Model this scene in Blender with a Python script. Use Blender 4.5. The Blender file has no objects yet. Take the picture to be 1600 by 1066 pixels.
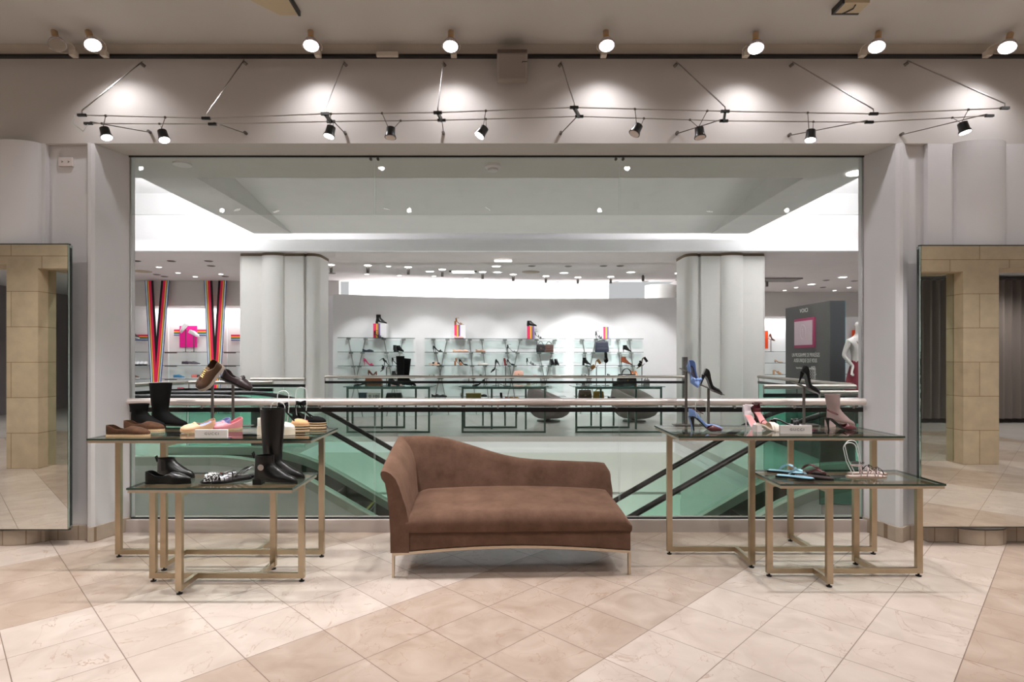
import bpy, math, random
from mathutils import Vector, Matrix
random.seed(7)
scene = bpy.context.scene
COL = scene.collection
PI = math.pi
# ---------------------------------------------------------------- camera
EYE = 1.44; F = 895.0; CX = 788.0; HY = 559.0
cam = bpy.data.cameras.new('camera'); camo = bpy.data.objects.new('camera', cam); COL.objects.link(camo)
camo.location = (0, 0, EYE); camo.rotation_euler = (PI/2, 0, 0)
cam.sensor_width = 36; cam.lens = 36*F/1600
cam.shift_x = (800-CX)/1600; cam.shift_y = (HY-533)/1600
cam.clip_start = .02; cam.clip_end = 200
scene.camera = camo
# ---------------------------------------------------------------- world and exposure
w = bpy.data.worlds.new('world'); scene.world = w; w.use_nodes = True
bg = w.node_tree.nodes['Background']
bg.inputs[0].default_value = (.96, .98, 1.0, 1); bg.inputs[1].default_value = .55
scene.view_settings.view_transform = 'Standard'; scene.view_settings.look = 'None'
scene.view_settings.gamma = 1; scene.view_settings.use_curve_mapping = False
scene.view_settings.exposure = 0.0

def px(x, Y): return (x-CX)*Y/F
def pz(y, Y): return EYE-(y-HY)*Y/F
def P(x, y, Y): return Vector((px(x, Y), Y, pz(y, Y)))

def lamp(name, kind, loc, energy, color=(1, .95, .88), size=.1, rot=(0, 0, 0), spot=None, blend=.6, target=None, sy=None, parent=None):
    l = bpy.data.lights.new(name, kind); o = bpy.data.objects.new(name, l); COL.objects.link(o)
    l.energy = energy; l.color = color
    if kind == 'AREA':
        l.size = size
        if sy: l.shape = 'RECTANGLE'; l.size_y = sy
    else: l.shadow_soft_size = size
    if kind == 'SPOT': l.spot_size = math.radians(spot or 60); l.spot_blend = blend
    o.location = loc; o.rotation_euler = rot
    if target is not None:
        o.rotation_euler = (Vector(target)-Vector(loc)).to_track_quat('-Z', 'Y').to_euler()
    return o
# cove lights: strips lying on the ledges of the atrium, shining on the white cove
lamp('cove_light_west', 'AREA', (-5.2, 8.4, 3.66), 480, (1, 1, 1), .5, (PI, 0, 0), sy=4.5)
lamp('cove_light_east', 'AREA', (5.2, 8.4, 3.66), 480, (1, 1, 1), .5, (PI, 0, 0), sy=4.5)
lamp('cove_light_far', 'AREA', (0, 15.45, 2.4), 260, (1, 1, 1), 7.6, (PI, 0, 0), sy=.4)
# unseen fill spots, added under the ceiling to brighten the front room
for xx in (-4.6, -1.55, 1.55, 4.6):
    for yy in (.2, 2.3): lamp('room_fill_spot', 'SPOT', (xx, yy, 3.84), 88, (1, .98, .965), .035, spot=165, blend=1.0)
for xx in (-3.0, 0, 3.0): lamp('lower_wall_fill', 'SPOT', (xx, 7.9, -3.3), 210, (1, .98, .95), .15, spot=150, blend=.8, target=(xx, 10.7, -1.0))  # added fill from below, lightens the wall under the far slab

# ---------------------------------------------------------------- materials
MATS = {}
def new_mat(name):
    m = bpy.data.materials.new(name); m.use_nodes = True
    return m, m.node_tree.nodes, m.node_tree.links
def lin(c):
    return tuple(((v/255)/12.92 if v/255 <= .04045 else ((v/255+.055)/1.055)**2.4) for v in c)
def pbr(name, rgb, rough=.5, metal=0, bump=0, bscale=60, var=0, vscale=4, spec=.5, sheen=0, coat=0):
    if name in MATS: return MATS[name]
    m, N, L = new_mat(name); b = N['Principled BSDF']
    c = lin(rgb); b.inputs['Base Color'].default_value = (*c, 1)
    b.inputs['Roughness'].default_value = rough; b.inputs['Metallic'].default_value = metal
    b.inputs['Specular IOR Level'].default_value = spec
    if sheen: b.inputs['Sheen Weight'].default_value = sheen; b.inputs['Sheen Roughness'].default_value = .4
    if coat: b.inputs['Coat Weight'].default_value = coat
    tc = N.new('ShaderNodeTexCoord')
    if var:
        n = N.new('ShaderNodeTexNoise'); n.inputs['Scale'].default_value = vscale; n.inputs['Detail'].default_value = 4
        L.new(tc.outputs['Object'], n.inputs['Vector'])
        r = N.new('ShaderNodeValToRGB'); L.new(n.outputs['Fac'], r.inputs[0])
        r.color_ramp.elements[0].position = .3; r.color_ramp.elements[1].position = .7
        r.color_ramp.elements[0].color = (*[v*(1-var) for v in c], 1); r.color_ramp.elements[1].color = (*[min(1, v*(1+var)) for v in c], 1)
        L.new(r.outputs[0], b.inputs['Base Color'])
    if bump:
        n = N.new('ShaderNodeTexNoise'); n.inputs['Scale'].default_value = bscale; n.inputs['Detail'].default_value = 3
        L.new(tc.outputs['Object'], n.inputs['Vector'])
        bp = N.new('ShaderNodeBump'); bp.inputs['Strength'].default_value = bump; bp.inputs['Distance'].default_value = .01
        L.new(n.outputs['Fac'], bp.inputs['Height']); L.new(bp.outputs[0], b.inputs['Normal'])
    MATS[name] = m; return m
def math_node(N, L, op, a, b=None):
    n = N.new('ShaderNodeMath'); n.operation = op
    for i, v in enumerate((a, b)):
        if v is None: continue
        if isinstance(v, (int, float)): n.inputs[i].default_value = v
        else: L.new(v, n.inputs[i])
    return n.outputs[0]
def glass(name, tint, refl=.9, rough=.0):
    if name in MATS: return MATS[name]
    m, N, L = new_mat(name); N.remove(N['Principled BSDF']); out = N['Material Output']
    t = N.new('ShaderNodeBsdfTransparent'); t.inputs[0].default_value = (*tint, 1)
    g = N.new('ShaderNodeBsdfGlossy'); g.inputs['Roughness'].default_value = rough; g.inputs[0].default_value = (refl, refl, refl, 1)
    f = N.new('ShaderNodeFresnel'); f.inputs[0].default_value = 1.5
    ge = N.new('ShaderNodeNewGeometry'); fb = math_node(N, L, 'MULTIPLY', f.outputs[0], math_node(N, L, 'SUBTRACT', 1.0, ge.outputs['Backfacing']))
    x = N.new('ShaderNodeMixShader'); L.new(fb, x.inputs[0]); L.new(t.outputs[0], x.inputs[1]); L.new(g.outputs[0], x.inputs[2])
    L.new(x.outputs[0], out.inputs[0]); MATS[name] = m; return m
def emit(name, rgb, s):
    if name in MATS: return MATS[name]
    m, N, L = new_mat(name); b = N['Principled BSDF']
    b.inputs['Base Color'].default_value = (*lin(rgb), 1); b.inputs['Emission Color'].default_value = (*lin(rgb), 1)
    b.inputs['Emission Strength'].default_value = s; MATS[name] = m; return m

def marble_floor():
    m, N, L = new_mat('marble_tile_floor'); b = N['Principled BSDF']
    tc = N.new('ShaderNodeTexCoord'); sp = N.new('ShaderNodeSeparateXYZ'); L.new(tc.outputs['Object'], sp.inputs[0])
    X, Y = sp.outputs[0], sp.outputs[1]; M = lambda op, a, b=None: math_node(N, L, op, a, b)
    S = .4045; r2 = 1/math.sqrt(2)
    u = M('DIVIDE', M('SUBTRACT', M('MULTIPLY', M('ADD', X, Y), r2), .657), S)
    v = M('DIVIDE', M('SUBTRACT', M('MULTIPLY', M('SUBTRACT', Y, X), r2), .7906), S)
    iu, iv = M('FLOOR', u), M('FLOOR', v)
    fu, fv = M('SUBTRACT', u, iu), M('SUBTRACT', v, iv)
    eu = M('MINIMUM', fu, M('SUBTRACT', 1.0, fu)); ev = M('MINIMUM', fv, M('SUBTRACT', 1.0, fv))
    grout = M('LESS_THAN', M('MINIMUM', eu, ev), .0055)
    # field / band pattern: rows 2..4 of every six are tan
    t = M('SUBTRACT', iv, M('MULTIPLY', M('FLOOR', M('DIVIDE', iv, 6.0)), 6.0))
    tan = M('MULTIPLY', M('GREATER_THAN', t, 1.5), M('LESS_THAN', t, 4.5))
    cmb = N.new('ShaderNodeCombineXYZ'); L.new(iu, cmb.inputs[0]); L.new(iv, cmb.inputs[1])
    wn = N.new('ShaderNodeTexWhiteNoise'); wn.noise_dimensions = '3D'; L.new(cmb.outputs[0], wn.inputs['Vector'])
    off = N.new('ShaderNodeVectorMath'); off.operation = 'MULTIPLY_ADD'; L.new(wn.outputs['Color'], off.inputs[0])
    off.inputs[1].default_value = (9, 9, 9); L.new(tc.outputs['Object'], off.inputs[2])
    n1 = N.new('ShaderNodeTexNoise'); n1.inputs['Scale'].default_value = 4.5; n1.inputs['Detail'].default_value = 7; n1.inputs['Distortion'].default_value = .8
    L.new(off.outputs[0], n1.inputs['Vector'])
    n2 = N.new('ShaderNodeTexNoise'); n2.inputs['Scale'].default_value = 2.2; n2.inputs['Detail'].default_value = 5; n2.inputs['Distortion'].default_value = 1.6
    L.new(off.outputs[0], n2.inputs['Vector'])
    def rgbmix(f, a, c):
        x = N.new('ShaderNodeMix'); x.data_type = 'RGBA'
        if isinstance(f, (int, float)): x.inputs[0].default_value = f
        else: L.new(f, x.inputs[0])
        for s, q in ((6, a), (7, c)):
            if isinstance(q, tuple): x.inputs[s].default_value = (*lin(q), 1)
            else: L.new(q, x.inputs[s])
        return x.outputs[2]
    light = rgbmix(n1.outputs['Fac'], (172, 155, 144), (222, 209, 200))
    dark = rgbmix(n1.outputs['Fac'], (140, 116, 98), (206, 190, 178))
    c = rgbmix(tan, light, dark)
    dk = M('MULTIPLY', wn.outputs['Value'], .16)
    c = rgbmix(dk, c, (186, 160, 140))
    vein = M('MAXIMUM', 0.0, M('SUBTRACT', 1.0, M('MULTIPLY', M('ABSOLUTE', M('SUBTRACT', n2.outputs['Fac'], .5)), 170.0)))
    gate = n1.outputs['Fac']
    c = rgbmix(M('MULTIPLY', M('MULTIPLY', vein, gate), 1.0), c, (150, 112, 86))
    c = rgbmix(M('MULTIPLY', grout, .75), c, (96, 74, 60))
    L.new(c, b.inputs['Base Color']); b.inputs['Roughness'].default_value = .3
    rr = M('ADD', M('MULTIPLY', n1.outputs['Fac'], .2), .2); pass
    b.inputs['Specular IOR Level'].default_value = .45
    return m
def block_mat(name, c1, c2, bw, bh, mortar=(120, 100, 80), wide=.006, rough=.6):
    m, N, L = new_mat(name); b = N['Principled BSDF']
    tc = N.new('ShaderNodeTexCoord'); mp = N.new('ShaderNodeMapping'); mp.inputs['Rotation'].default_value = (PI/2, 0, 0)
    L.new(tc.outputs['Object'], mp.inputs[0])
    br = N.new('ShaderNodeTexBrick'); L.new(mp.outputs[0], br.inputs['Vector']); br.inputs['Scale'].default_value = 1
    br.inputs['Brick Width'].default_value = bw; br.inputs['Row Height'].default_value = bh; br.inputs['Mortar Size'].default_value = wide
    br.inputs['Color1'].default_value = (*lin(c1), 1); br.inputs['Color2'].default_value = (*lin(c2), 1); br.inputs['Mortar'].default_value = (*lin(mortar), 1)
    n = N.new('ShaderNodeTexNoise'); n.inputs['Scale'].default_value = 6; n.inputs['Detail'].default_value = 6; L.new(tc.outputs['Object'], n.inputs['Vector'])
    x = N.new('ShaderNodeMix'); x.data_type = 'RGBA'; x.blend_type = 'MULTIPLY'; x.inputs[0].default_value = .4
    L.new(br.outputs[0], x.inputs[6]); L.new(n.outputs['Fac'], x.inputs[7])
    hs = N.new('ShaderNodeHueSaturation'); hs.inputs['Saturation'].default_value = .9; hs.inputs['Value'].default_value = 1.2; L.new(x.outputs[2], hs.inputs['Color'])
    L.new(hs.outputs[0], b.inputs['Base Color']); b.inputs['Roughness'].default_value = rough
    return m
def suede():
    m, N, L = new_mat('mauve_brown_suede'); b = N['Principled BSDF']
    tc = N.new('ShaderNodeTexCoord'); n = N.new('ShaderNodeTexNoise'); n.inputs['Scale'].default_value = 7; n.inputs['Detail'].default_value = 8; n.inputs['Roughness'].default_value = .65
    L.new(tc.outputs['Object'], n.inputs['Vector'])
    r = N.new('ShaderNodeValToRGB'); L.new(n.outputs['Fac'], r.inputs[0])
    r.color_ramp.elements[0].position = .3; r.color_ramp.elements[1].position = .72
    r.color_ramp.elements[0].color = (*lin((86, 63, 51)), 1); r.color_ramp.elements[1].color = (*lin((116, 89, 75)), 1)
    L.new(r.outputs[0], b.inputs['Base Color']); b.inputs['Roughness'].default_value = .95
    b.inputs['Specular IOR Level'].default_value = .1
    b.inputs['Sheen Weight'].default_value = .35; b.inputs['Sheen Tint'].default_value = (*lin((225, 185, 160)), 1)
    f = N.new('ShaderNodeTexNoise'); f.inputs['Scale'].default_value = 380; L.new(tc.outputs['Object'], f.inputs['Vector'])
    bp = N.new('ShaderNodeBump'); bp.inputs['Strength'].default_value = .25; bp.inputs['Distance'].default_value = .003
    L.new(f.outputs['Fac'], bp.inputs['Height']); L.new(bp.outputs[0], b.inputs['Normal'])
    return m
def studs():
    m, N, L = new_mat('silver_studded_leather'); b = N['Principled BSDF']
    tc = N.new('ShaderNodeTexCoord'); v = N.new('ShaderNodeTexVoronoi'); v.inputs['Scale'].default_value = 110; L.new(tc.outputs['Object'], v.inputs['Vector'])
    r = N.new('ShaderNodeValToRGB'); L.new(v.outputs['Distance'], r.inputs[0]); r.color_ramp.interpolation = 'CONSTANT'
    r.color_ramp.elements[0].color = (.75, .75, .75, 1); r.color_ramp.elements[1].color = (.01, .01, .01, 1); r.color_ramp.elements[1].position = .42
    L.new(r.outputs[0], b.inputs['Base Color']); b.inputs['Roughness'].default_value = .3; return m

wall_m = pbr('warm_white_plaster', (208, 200, 194), .85, bump=.05, bscale=20, var=.03, vscale=1.2)
up_m = pbr('upper_wall_plaster', (196, 192, 188), .85, bump=.04, bscale=14, var=.035, vscale=1.5)
ceil_m = pbr('ceiling_paint', (200, 196, 190), .9, var=.03, vscale=1)
jamb_m = pbr('lilac_white_paint', (214, 213, 215), .6, bump=.04, bscale=24, var=.02, vscale=2)
white_m = pbr('bright_white_paint', (240, 240, 241), .7, var=.01)
colm = pbr('column_paint', (226, 224, 220), .5, var=.015, vscale=2)
soff_m = pbr('atrium_soffit_paint', (218, 217, 214), .75, var=.02)
farceil_m = pbr('far_ceiling_paint', (208, 200, 198), .85, var=.02)
lower_m = pbr('lower_wall_paint', (206, 208, 202), .7, var=.02)
farfloor_m = pbr('pale_grey_stone_floor', (196, 190, 186), .25, var=.05, vscale=1.2)
curb_m = pbr('pinkish_stone_curb', (190, 178, 172), .45, var=.05, vscale=5)
base_m = block_mat('travertine_base', (172, 154, 136), (186, 168, 148), .16, .4, (140, 115, 90), .004)
stone_m = block_mat('limestone_blocks', (206, 184, 152), (218, 198, 166), .8, .46, (150, 120, 85), .004)
champ = pbr('champagne_metal', (186, 170, 146), .32, 1, var=.08, vscale=8)
champ2 = pbr('satin_champagne', (206, 192, 172), .35, 1)
steel = pbr('brushed_steel', (176, 172, 170), .3, 1)
greysteel = pbr('grey_metal', (110, 104, 100), .45, .7)
railm = pbr('satin_rail', (222, 212, 208), .3, .55)
farrail = pbr('far_rail_metal', (170, 164, 156), .35, .8)
blackm = pbr('black_rubber', (10, 12, 13), .35)
blackgloss = pbr('black_enamel', (14, 14, 15), .3)
greentab = pbr('green_grey_metal', (92, 112, 104), .35, .6)
gl_clear = glass('clear_glass', (.95, .97, .96)); gl_near = glass('balustrade_glass', (.965, .985, .972))
gl_transom = glass('transom_glass', (.93, .935, .93)); gl_green = glass('green_glass', (.62, .86, .80))
gl_mid = glass('light_green_glass', (.84, .95, .91)); gl_top = glass('table_glass', (.88, .93, .91))
gl_shelf = glass('shelf_glass', (.84, .93, .91)); gl_hoop = pbr('clear_plastic', (215, 222, 222), .2, spec=.8)
gl_edge = pbr('glass_edge', (28, 62, 54), .15, spec=.8); gl_sedge = pbr('shelf_glass_edge', (70, 100, 96), .2)
lit = emit('lamp_lens', (255, 250, 255), 14); lit2 = emit('small_lens', (255, 252, 246), 8); lit3 = emit('downlight_lens', (255, 252, 248), 5)
mirror_m = pbr('mirror_silver', (232, 232, 228), .01, 1)
suede_m = suede(); stud_m = studs()

# ---------------------------------------------------------------- mesh helper
class MB:
    def __init__(s): s.v = []; s.f = []; s.mi = []
    def add(s, vs, fs, mi=0):
        b = len(s.v); s.v += [tuple(p) for p in vs]
        for f in fs: s.f.append([b+i for i in f]); s.mi.append(mi)
        return s
    def box(s, x0, x1, y0, y1, z0, z1, mi=0):
        vs = [(x, y, z) for x in (x0, x1) for y in (y0, y1) for z in (z0, z1)]
        return s.add(vs, [(0, 1, 3, 2), (4, 6, 7, 5), (0, 4, 5, 1), (2, 3, 7, 6), (0, 2, 6, 4), (1, 5, 7, 3)], mi)
    def rings(s, R, mi=0, caps=True, closed=True, loop=False):
        n = len(R[0]); vs = [p for r in R for p in r]; fs = []
        m = len(R)
        for i in range(m if loop else m-1):
            for j in range(n if closed else n-1):
                a = i*n+j; b = i*n+(j+1) % n; c = ((i+1) % m)*n+(j+1) % n; d = ((i+1) % m)*n+j
                fs.append((a, b, c, d))
        if caps and not loop: fs.append(tuple(range(n))[::-1]); fs.append(tuple((m-1)*n+k for k in range(n)))
        return s.add(vs, fs, mi)
    def tube(s, pts, r, n=8, mi=0, caps=True, loop=False, flat=1.0):
        pts = [Vector(p) for p in pts]; R = []; m = len(pts)
        up = None
        for i, p in enumerate(pts):
            if loop: t = pts[(i+1) % m]-pts[i-1]
            else: t = pts[min(i+1, m-1)]-pts[max(i-1, 0)]
            t.normalize()
            if up is None:
                up = Vector((0, 0, 1)) if abs(t.z) < .9 else Vector((0, 1, 0))
            a = t.cross(up); a.normalize(); b = a.cross(t); b.normalize(); up = b
            rr = r[i] if isinstance(r, (list, tuple)) else r
            R.append([p+a*math.cos(2*PI*k/n)*rr+b*math.sin(2*PI*k/n)*rr*flat for k in range(n)])
        return s.rings(R, mi, caps, True, loop)
    def bar(s, a, b, w, h, mi=0):   # rectangular bar a->b
        a, b = Vector(a), Vector(b); t = (b-a).normalized(); up = Vector((0, 0, 1)) if abs(t.z) < .95 else Vector((0, 1, 0))
        x = t.cross(up).normalized(); y = x.cross(t).normalized()
        R = [[p+x*sx*w/2+y*sy*h/2 for sx, sy in ((-1, -1), (1, -1), (1, 1), (-1, 1))] for p in (a, b)]
        return s.rings(R, mi)
    def lathe(s, prof, c=(0, 0, 0), n=20, mi=0, axis=None, caps=True):
        R = []
        q = Vector((0, 0, 1)).rotation_difference(Vector(axis).normalized()) if axis is not None else None
        for r, z in prof:
            ring = [Vector((r*math.cos(2*PI*k/n), r*math.sin(2*PI*k/n), z)) for k in range(n)]
            if q: ring = [q @ p for p in ring]
            R.append([p+Vector(c) for p in ring])
        return s.rings(R, mi, caps)
    def prism(s, poly, z0, z1, mi=0):
        n = len(poly); vs = [(x, y, z0) for x, y in poly]+[(x, y, z1) for x, y in poly]
        return s.add(vs, [tuple(range(n))[::-1], tuple(range(n, 2*n))]+[(i, (i+1) % n, n+(i+1) % n, n+i) for i in range(n)], mi)
    def ball(s, c, r, n=10, mi=0, sc=(1, 1, 1)):
        R = []
        for i in range(n//2+1):
            a = PI*i/(n//2); rr = max(math.sin(a), .02)*r
            R.append([(c[0]+sc[0]*rr*math.cos(2*PI*k/n), c[1]+sc[1]*rr*math.sin(2*PI*k/n), c[2]-sc[2]*r*math.cos(a)) for k in range(n)])
        return s.rings(R, mi)
    def build(s, name, mat, parent=None, smooth=True, ang=38, bevel=0):
        me = bpy.data.meshes.new(name); me.from_pydata(s.v, [], s.f); me.validate()
        ms = mat if isinstance(mat, (list, tuple)) else [mat]
        for m in ms: me.materials.append(m)
        if len(ms) > 1 and len(me.polygons) == len(s.mi): me.polygons.foreach_set('material_index', s.mi)
        import bmesh
        bm = bmesh.new(); bm.from_mesh(me); bmesh.ops.recalc_face_normals(bm, faces=bm.faces); bm.to_mesh(me); bm.free()
        if smooth:
            me.polygons.foreach_set('use_smooth', [True]*len(me.polygons)); me.set_sharp_from_angle(angle=math.radians(ang))
        o = bpy.data.objects.new(name, me); COL.objects.link(o)
        if parent is not None: o.parent = parent
        if bevel:
            b = o.modifiers.new('bevel', 'BEVEL'); b.width = bevel; b.segments = 2
        return o
def tag(o, label, cat, group=None, kind=None):
    o['label'] = label; o['category'] = cat
    if group: o['group'] = group
    if kind: o['kind'] = kind
    return o
def thing(name, label, cat, loc=(0, 0, 0), rot=(0, 0, 0), group=None):
    o = bpy.data.objects.new(name, None); COL.objects.link(o); o.location = loc; o.rotation_euler = rot; o.empty_display_size = .1
    return tag(o, label, cat, group)
def struct(name, mb, mat, smooth=False, parent=None, ang=38):
    o = mb.build(name, mat, parent, smooth, ang)
    if parent is None: o['kind'] = 'structure'
    return o
def text_mesh(name, txt, size, mat, parent, loc, rot=(PI/2, 0, 0), depth=.0008, sx=1, spacing=1.0, align='CENTER'):
    cu = bpy.data.curves.new(name, 'FONT'); cu.body = txt; cu.size = size; cu.extrude = depth; cu.align_x = align; cu.align_y = 'CENTER'
    cu.space_character = spacing; cu.resolution_u = 4
    to = bpy.data.objects.new('tmp_text', cu); COL.objects.link(to)
    dg = bpy.context.evaluated_depsgraph_get(); me = bpy.data.meshes.new_from_object(to.evaluated_get(dg))
    bpy.data.objects.remove(to); me.name = name; me.materials.clear(); me.materials.append(mat)
    o = bpy.data.objects.new(name, me); COL.objects.link(o); o.parent = parent; o.location = loc; o.rotation_euler = rot; o.scale = (sx, 1, 1)
    return o
ORD = ['leftmost', 'second', 'third', 'fourth', 'fifth', 'sixth', 'seventh', 'eighth', 'ninth', 'tenth', 'eleventh', 'twelfth', 'thirteenth', 'fourteenth', 'fifteenth', 'sixteenth', 'seventeenth', 'eighteenth', 'nineteenth', 'twentieth', 'rightmost']
def nth(i, n):
    return 'leftmost' if i == 0 else 'rightmost' if i == n-1 else ORD[i]+' from the left' if i < n/2 or n-1-i < 1 else (ORD[n-1-i]+' from the right')
#SHELL
# ================================================================ SETTING
SOF = 3.12; HY0 = 4.49; GY = 4.77
mb = MB(); mb.box(-9, 9, 1.0, 4.85, -.3, 0); mb.box(-9, 9, -2.5, 1.0, -.3, 0); struct('floor', mb, marble_floor())
mb = MB(); mb.box(-12.6, 12.6, -8, -2.5, -.3, 0); mb.box(-12.6, -9, -2.5, 1.3, -.3, 0); mb.box(9, 12.6, -2.5, 1.3, -.3, 0); struct('floor', mb, farfloor_m).name = 'floor_back_room'
# header wall, soffit, ceiling
mb = MB(); mb.box(-9, 9, HY0, GY, SOF, 3.88); struct('wall_front', mb, up_m)
mb = MB(); mb.box(-9, 9, GY, 5.3, SOF, 3.9); struct('ceiling_soffit', mb, soff_m)
mb = MB(); mb.box(-9, 9, HY0-.035, HY0, 3.785, 3.885); struct('trim_1', mb, pbr('strip_paint', (206, 196, 184), .8, var=.04, vscale=6))
mb = MB(); mb.box(-9, 9, -2.5, 4.55, 3.88, 4.0); struct('ceiling', mb, ceil_m)
# side walls beside the opening: plan polyline extruded; s=-1 left, 1 right
def jamb(s, xg, xj, xr, xp, xc, name):
    base = [(xg, GY+.06)]
    for k in range(9):
        a = k/8; base.append((xg+(xj-xg)*(a**.6), GY+(4.495-GY)*(1-(1-a)**1.0)*1.0 if k else GY))
    ridge = [(xj+s*.018, 4.475), (xj+s*.045, 4.475), (xr, 4.53), (xr+s*.02, 4.535), (xp, 4.535), (xp, HY0)]
    pl = base+ridge
    c = xc; r = .2
    pl.append((c-s*r, HY0))
    for k in range(1, 12):
        a = PI*k/12; pl.append((c-s*r*math.cos(a), HY0-.09*math.sin(a)))
    pl.append((c+s*r, HY0)); pl.append((s*9, HY0)); 
    back = [(s*9, GY+.1), (xg+s*.03, GY+.1)]
    mb = MB(); mb.prism(pl+back, 0, SOF-.001); struct('wall_'+name, mb, jamb_m, True, ang=25)
    # travertine base
    off = [(x-s*.012, y-.018) for x, y in pl]
    off[0] = (xg-s*.02, GY-.03)
    mb = MB(); mb.prism([p for p in off[1:]]+[(s*9, GY), (xg, GY+.02)], 0, .115); struct('baseboard_'+name, mb, base_m, True, ang=25)
jamb(-1, -3.114, -3.211, -3.30, -3.60, -3.83, 'left')
jamb(1, 2.985, 3.07, 3.19, 3.32, 3.72, 'right')
# curb, black frame lines
mb = MB(); mb.box(-3.12, 2.99, 4.72, 4.85, 0, .1); struct('trim_2', mb, curb_m)
mb = MB(); mb.box(-3.12, 2.99, GY-.012, GY+.012, .1, .112); struct('trim_3', mb, blackgloss)
mb = MB(); mb.box(-3.12, 2.99, GY-.012, GY+.012, SOF-.014, SOF-.002); struct('trim_4', mb, blackgloss)
# glass: lower balustrade (3 panes) and transom (3 panes)
pane_x = [-3.105, px(585.5, GY), px(967.5, GY), 2.975]
def glass_pane(name, x0, x1, z0, z1, mat, Y=GY, edge=gl_edge, t=.010, parent=None):
    mb = MB(); mb.box(x0, x1, Y-t/2, Y+t/2, z0, z1)
    # faces: order from box(): x0,x1,y0,y1,z0,z1 sides
    mb.mi = [1, 1, 0, 0, 1, 1]; return mb.build(name, [mat, edge], parent, False)
bal = thing('glass_balustrade', 'clear glass balustrade with round satin rail and black bar behind the brown chaise', 'balustrade', (0, GY, .11))
seam = pbr('seam_glass', (205, 220, 212), .2)
for i in range(3):
    g = glass_pane('glass_panel', pane_x[i]+.004, pane_x[i+1]-.004, 0, .925, gl_near, 0, seam, parent=bal)
mb = MB(); mb.tube([(-3.1, -.045, .965), (2.97, -.045, .965)], .03, 20); mb.build('top_rail', railm, bal)
mb = MB(); mb.box(-3.1, 2.97, -.03, .03, .880, .917); mb.build('black_bar', blackgloss, bal)
for k in range(13): MB().box(-3.0+k*.49, -2.985+k*.49, -.04, .0, .91, .95).build('rail_bracket', steel, bal)
tr = thing('glass_transom', 'grey tinted glass transom hanging from the soffit above the opening', 'glass panel', (0, GY, 2.63))
for i in range(3): glass_pane('glass_panel', pane_x[i]+.003, pane_x[i+1]-.003, 0, .475, gl_transom, 0, seam, parent=tr)
for x in (pane_x[1], pane_x[2]):
    for s in (-.03, .03): MB().lathe([(.012, -.01), (.012, .01)], (x+s, -.008, .46), 10, axis=(0, 1, 0)).build('bolt', greysteel, tr)
mb = MB(); mb.box(-3.114, -3.106, GY-.01, GY+.01, .1, 3.1); struct('trim_5', mb, steel)
mb = MB(); mb.box(2.977, 2.985, GY-.01, GY+.01, .1, 3.1); struct('trim_6', mb, steel)

# ---------------- atrium roof: beams, sloping panel, bright cove
mb = MB()
mb.box(-4.36, -3.70, 5.3, 9.97, 3.6, 4.3); struct('ceiling_beam_left', mb, soff_m)
mb = MB(); mb.box(3.60, 4.25, 5.3, 9.97, 3.6, 4.3); struct('ceiling_beam_right', mb, soff_m)
mb = MB(); mb.add([(-3.7, 5.3, 4.27), (3.6, 5.3, 4.27), (3.6, 9.97, 3.605), (-3.7, 9.97, 3.605), (-3.7, 5.3, 4.4), (3.6, 5.3, 4.4), (3.6, 9.97, 4.4), (-3.7, 9.97, 4.4)],
       [(0, 1, 2, 3), (4, 7, 6, 5), (0, 4, 5, 1), (2, 6, 7, 3)]); struct('ceiling_panel', mb, soff_m)
mb = MB(); mb.box(-3.7, 3.6, 5.3, 5.36, SOF+.001, 4.3); struct('wall_header_back', mb, soff_m)
mb = MB(); mb.box(-12.1, 12.1, 5.3, 12.5, 5.0, 5.1); struct('ceiling_cove', mb, white_m)
mb = MB(); mb.box(-12.1, 12.1, 12.4, 12.5, 3.62, 5.0); struct('wall_cove', mb, white_m)
mb = MB(); mb.box(-12.1, -12, 4.8, 18, -4, 5.0); struct('wall_west', mb, white_m)
mb = MB(); mb.box(12, 12.1, 4.8, 18, -4, 5.0); struct('wall_east', mb, white_m)
# fascia and far ceiling
mb = MB(); mb.box(-12, 12, 10.48, 10.62, 3.395, 3.605); struct('trim_7', mb, white_m)
mb = MB(); mb.box(-12, -4.2, 10.6, 14.6, 3.395, 3.5); mb.box(-4.2, 4.6, 10.6, 14.75, 3.395, 3.5); mb.box(4.6, 12, 10.6, 17.2, 3.395, 3.5); struct('ceiling_far', mb, farceil_m)
mb = MB(); mb.box(-4.2, 4.6, 14.75, 17.2, 4.2, 4.3); mb.box(-4.2, 4.6, 14.70, 14.76, 3.5, 4.25); struct('ceiling_far_cove', mb, white_m)
mb = MB(); mb.box(-4.4, 2.95, 16.2, 16.3, 0, 4.25); struct('wall_far', mb, white_m)
# far floor slab pieces and lower level
SL = [(-12, 6.4), (-4.95, 6.4), (-4.43, 8.0), (-3.3, 8.0), (-3.3, 10.48), (3.12, 10.48), (3.12, 5.62), (12, 5.62), (12, 18), (-12, 18)]
mb = MB(); mb.prism(SL, -.10, 0); struct('floor_far', mb, farfloor_m)
mb = MB(); mb.prism([(x, y+.001) for x, y in SL], -.21, -.10); mb.prism([(x*.999, y+.03) for x, y in SL], -.3, -.21); struct('trim_8', mb, white_m)
mb = MB(); mb.box(-9.4, 9.4, 10.75, 10.9, -4, -.3); struct('wall_lower', mb, lower_m)
mb = MB(); mb.box(-9.4, 9.4, 10.70, 10.75, -1.2, -1.12); mb.box(-9.4, 9.4, 10.72, 10.75, -2.2, -2.0); struct('trim_9', mb, lower_m)
mb = MB(); mb.box(-9.4, -5.1, 6.6, 6.7, -4, -.3); mb.box(-5.2, -5.1, 6.6, 10.8, -4, -.3); struct('wall_lower_left', mb, lower_m)
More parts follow.
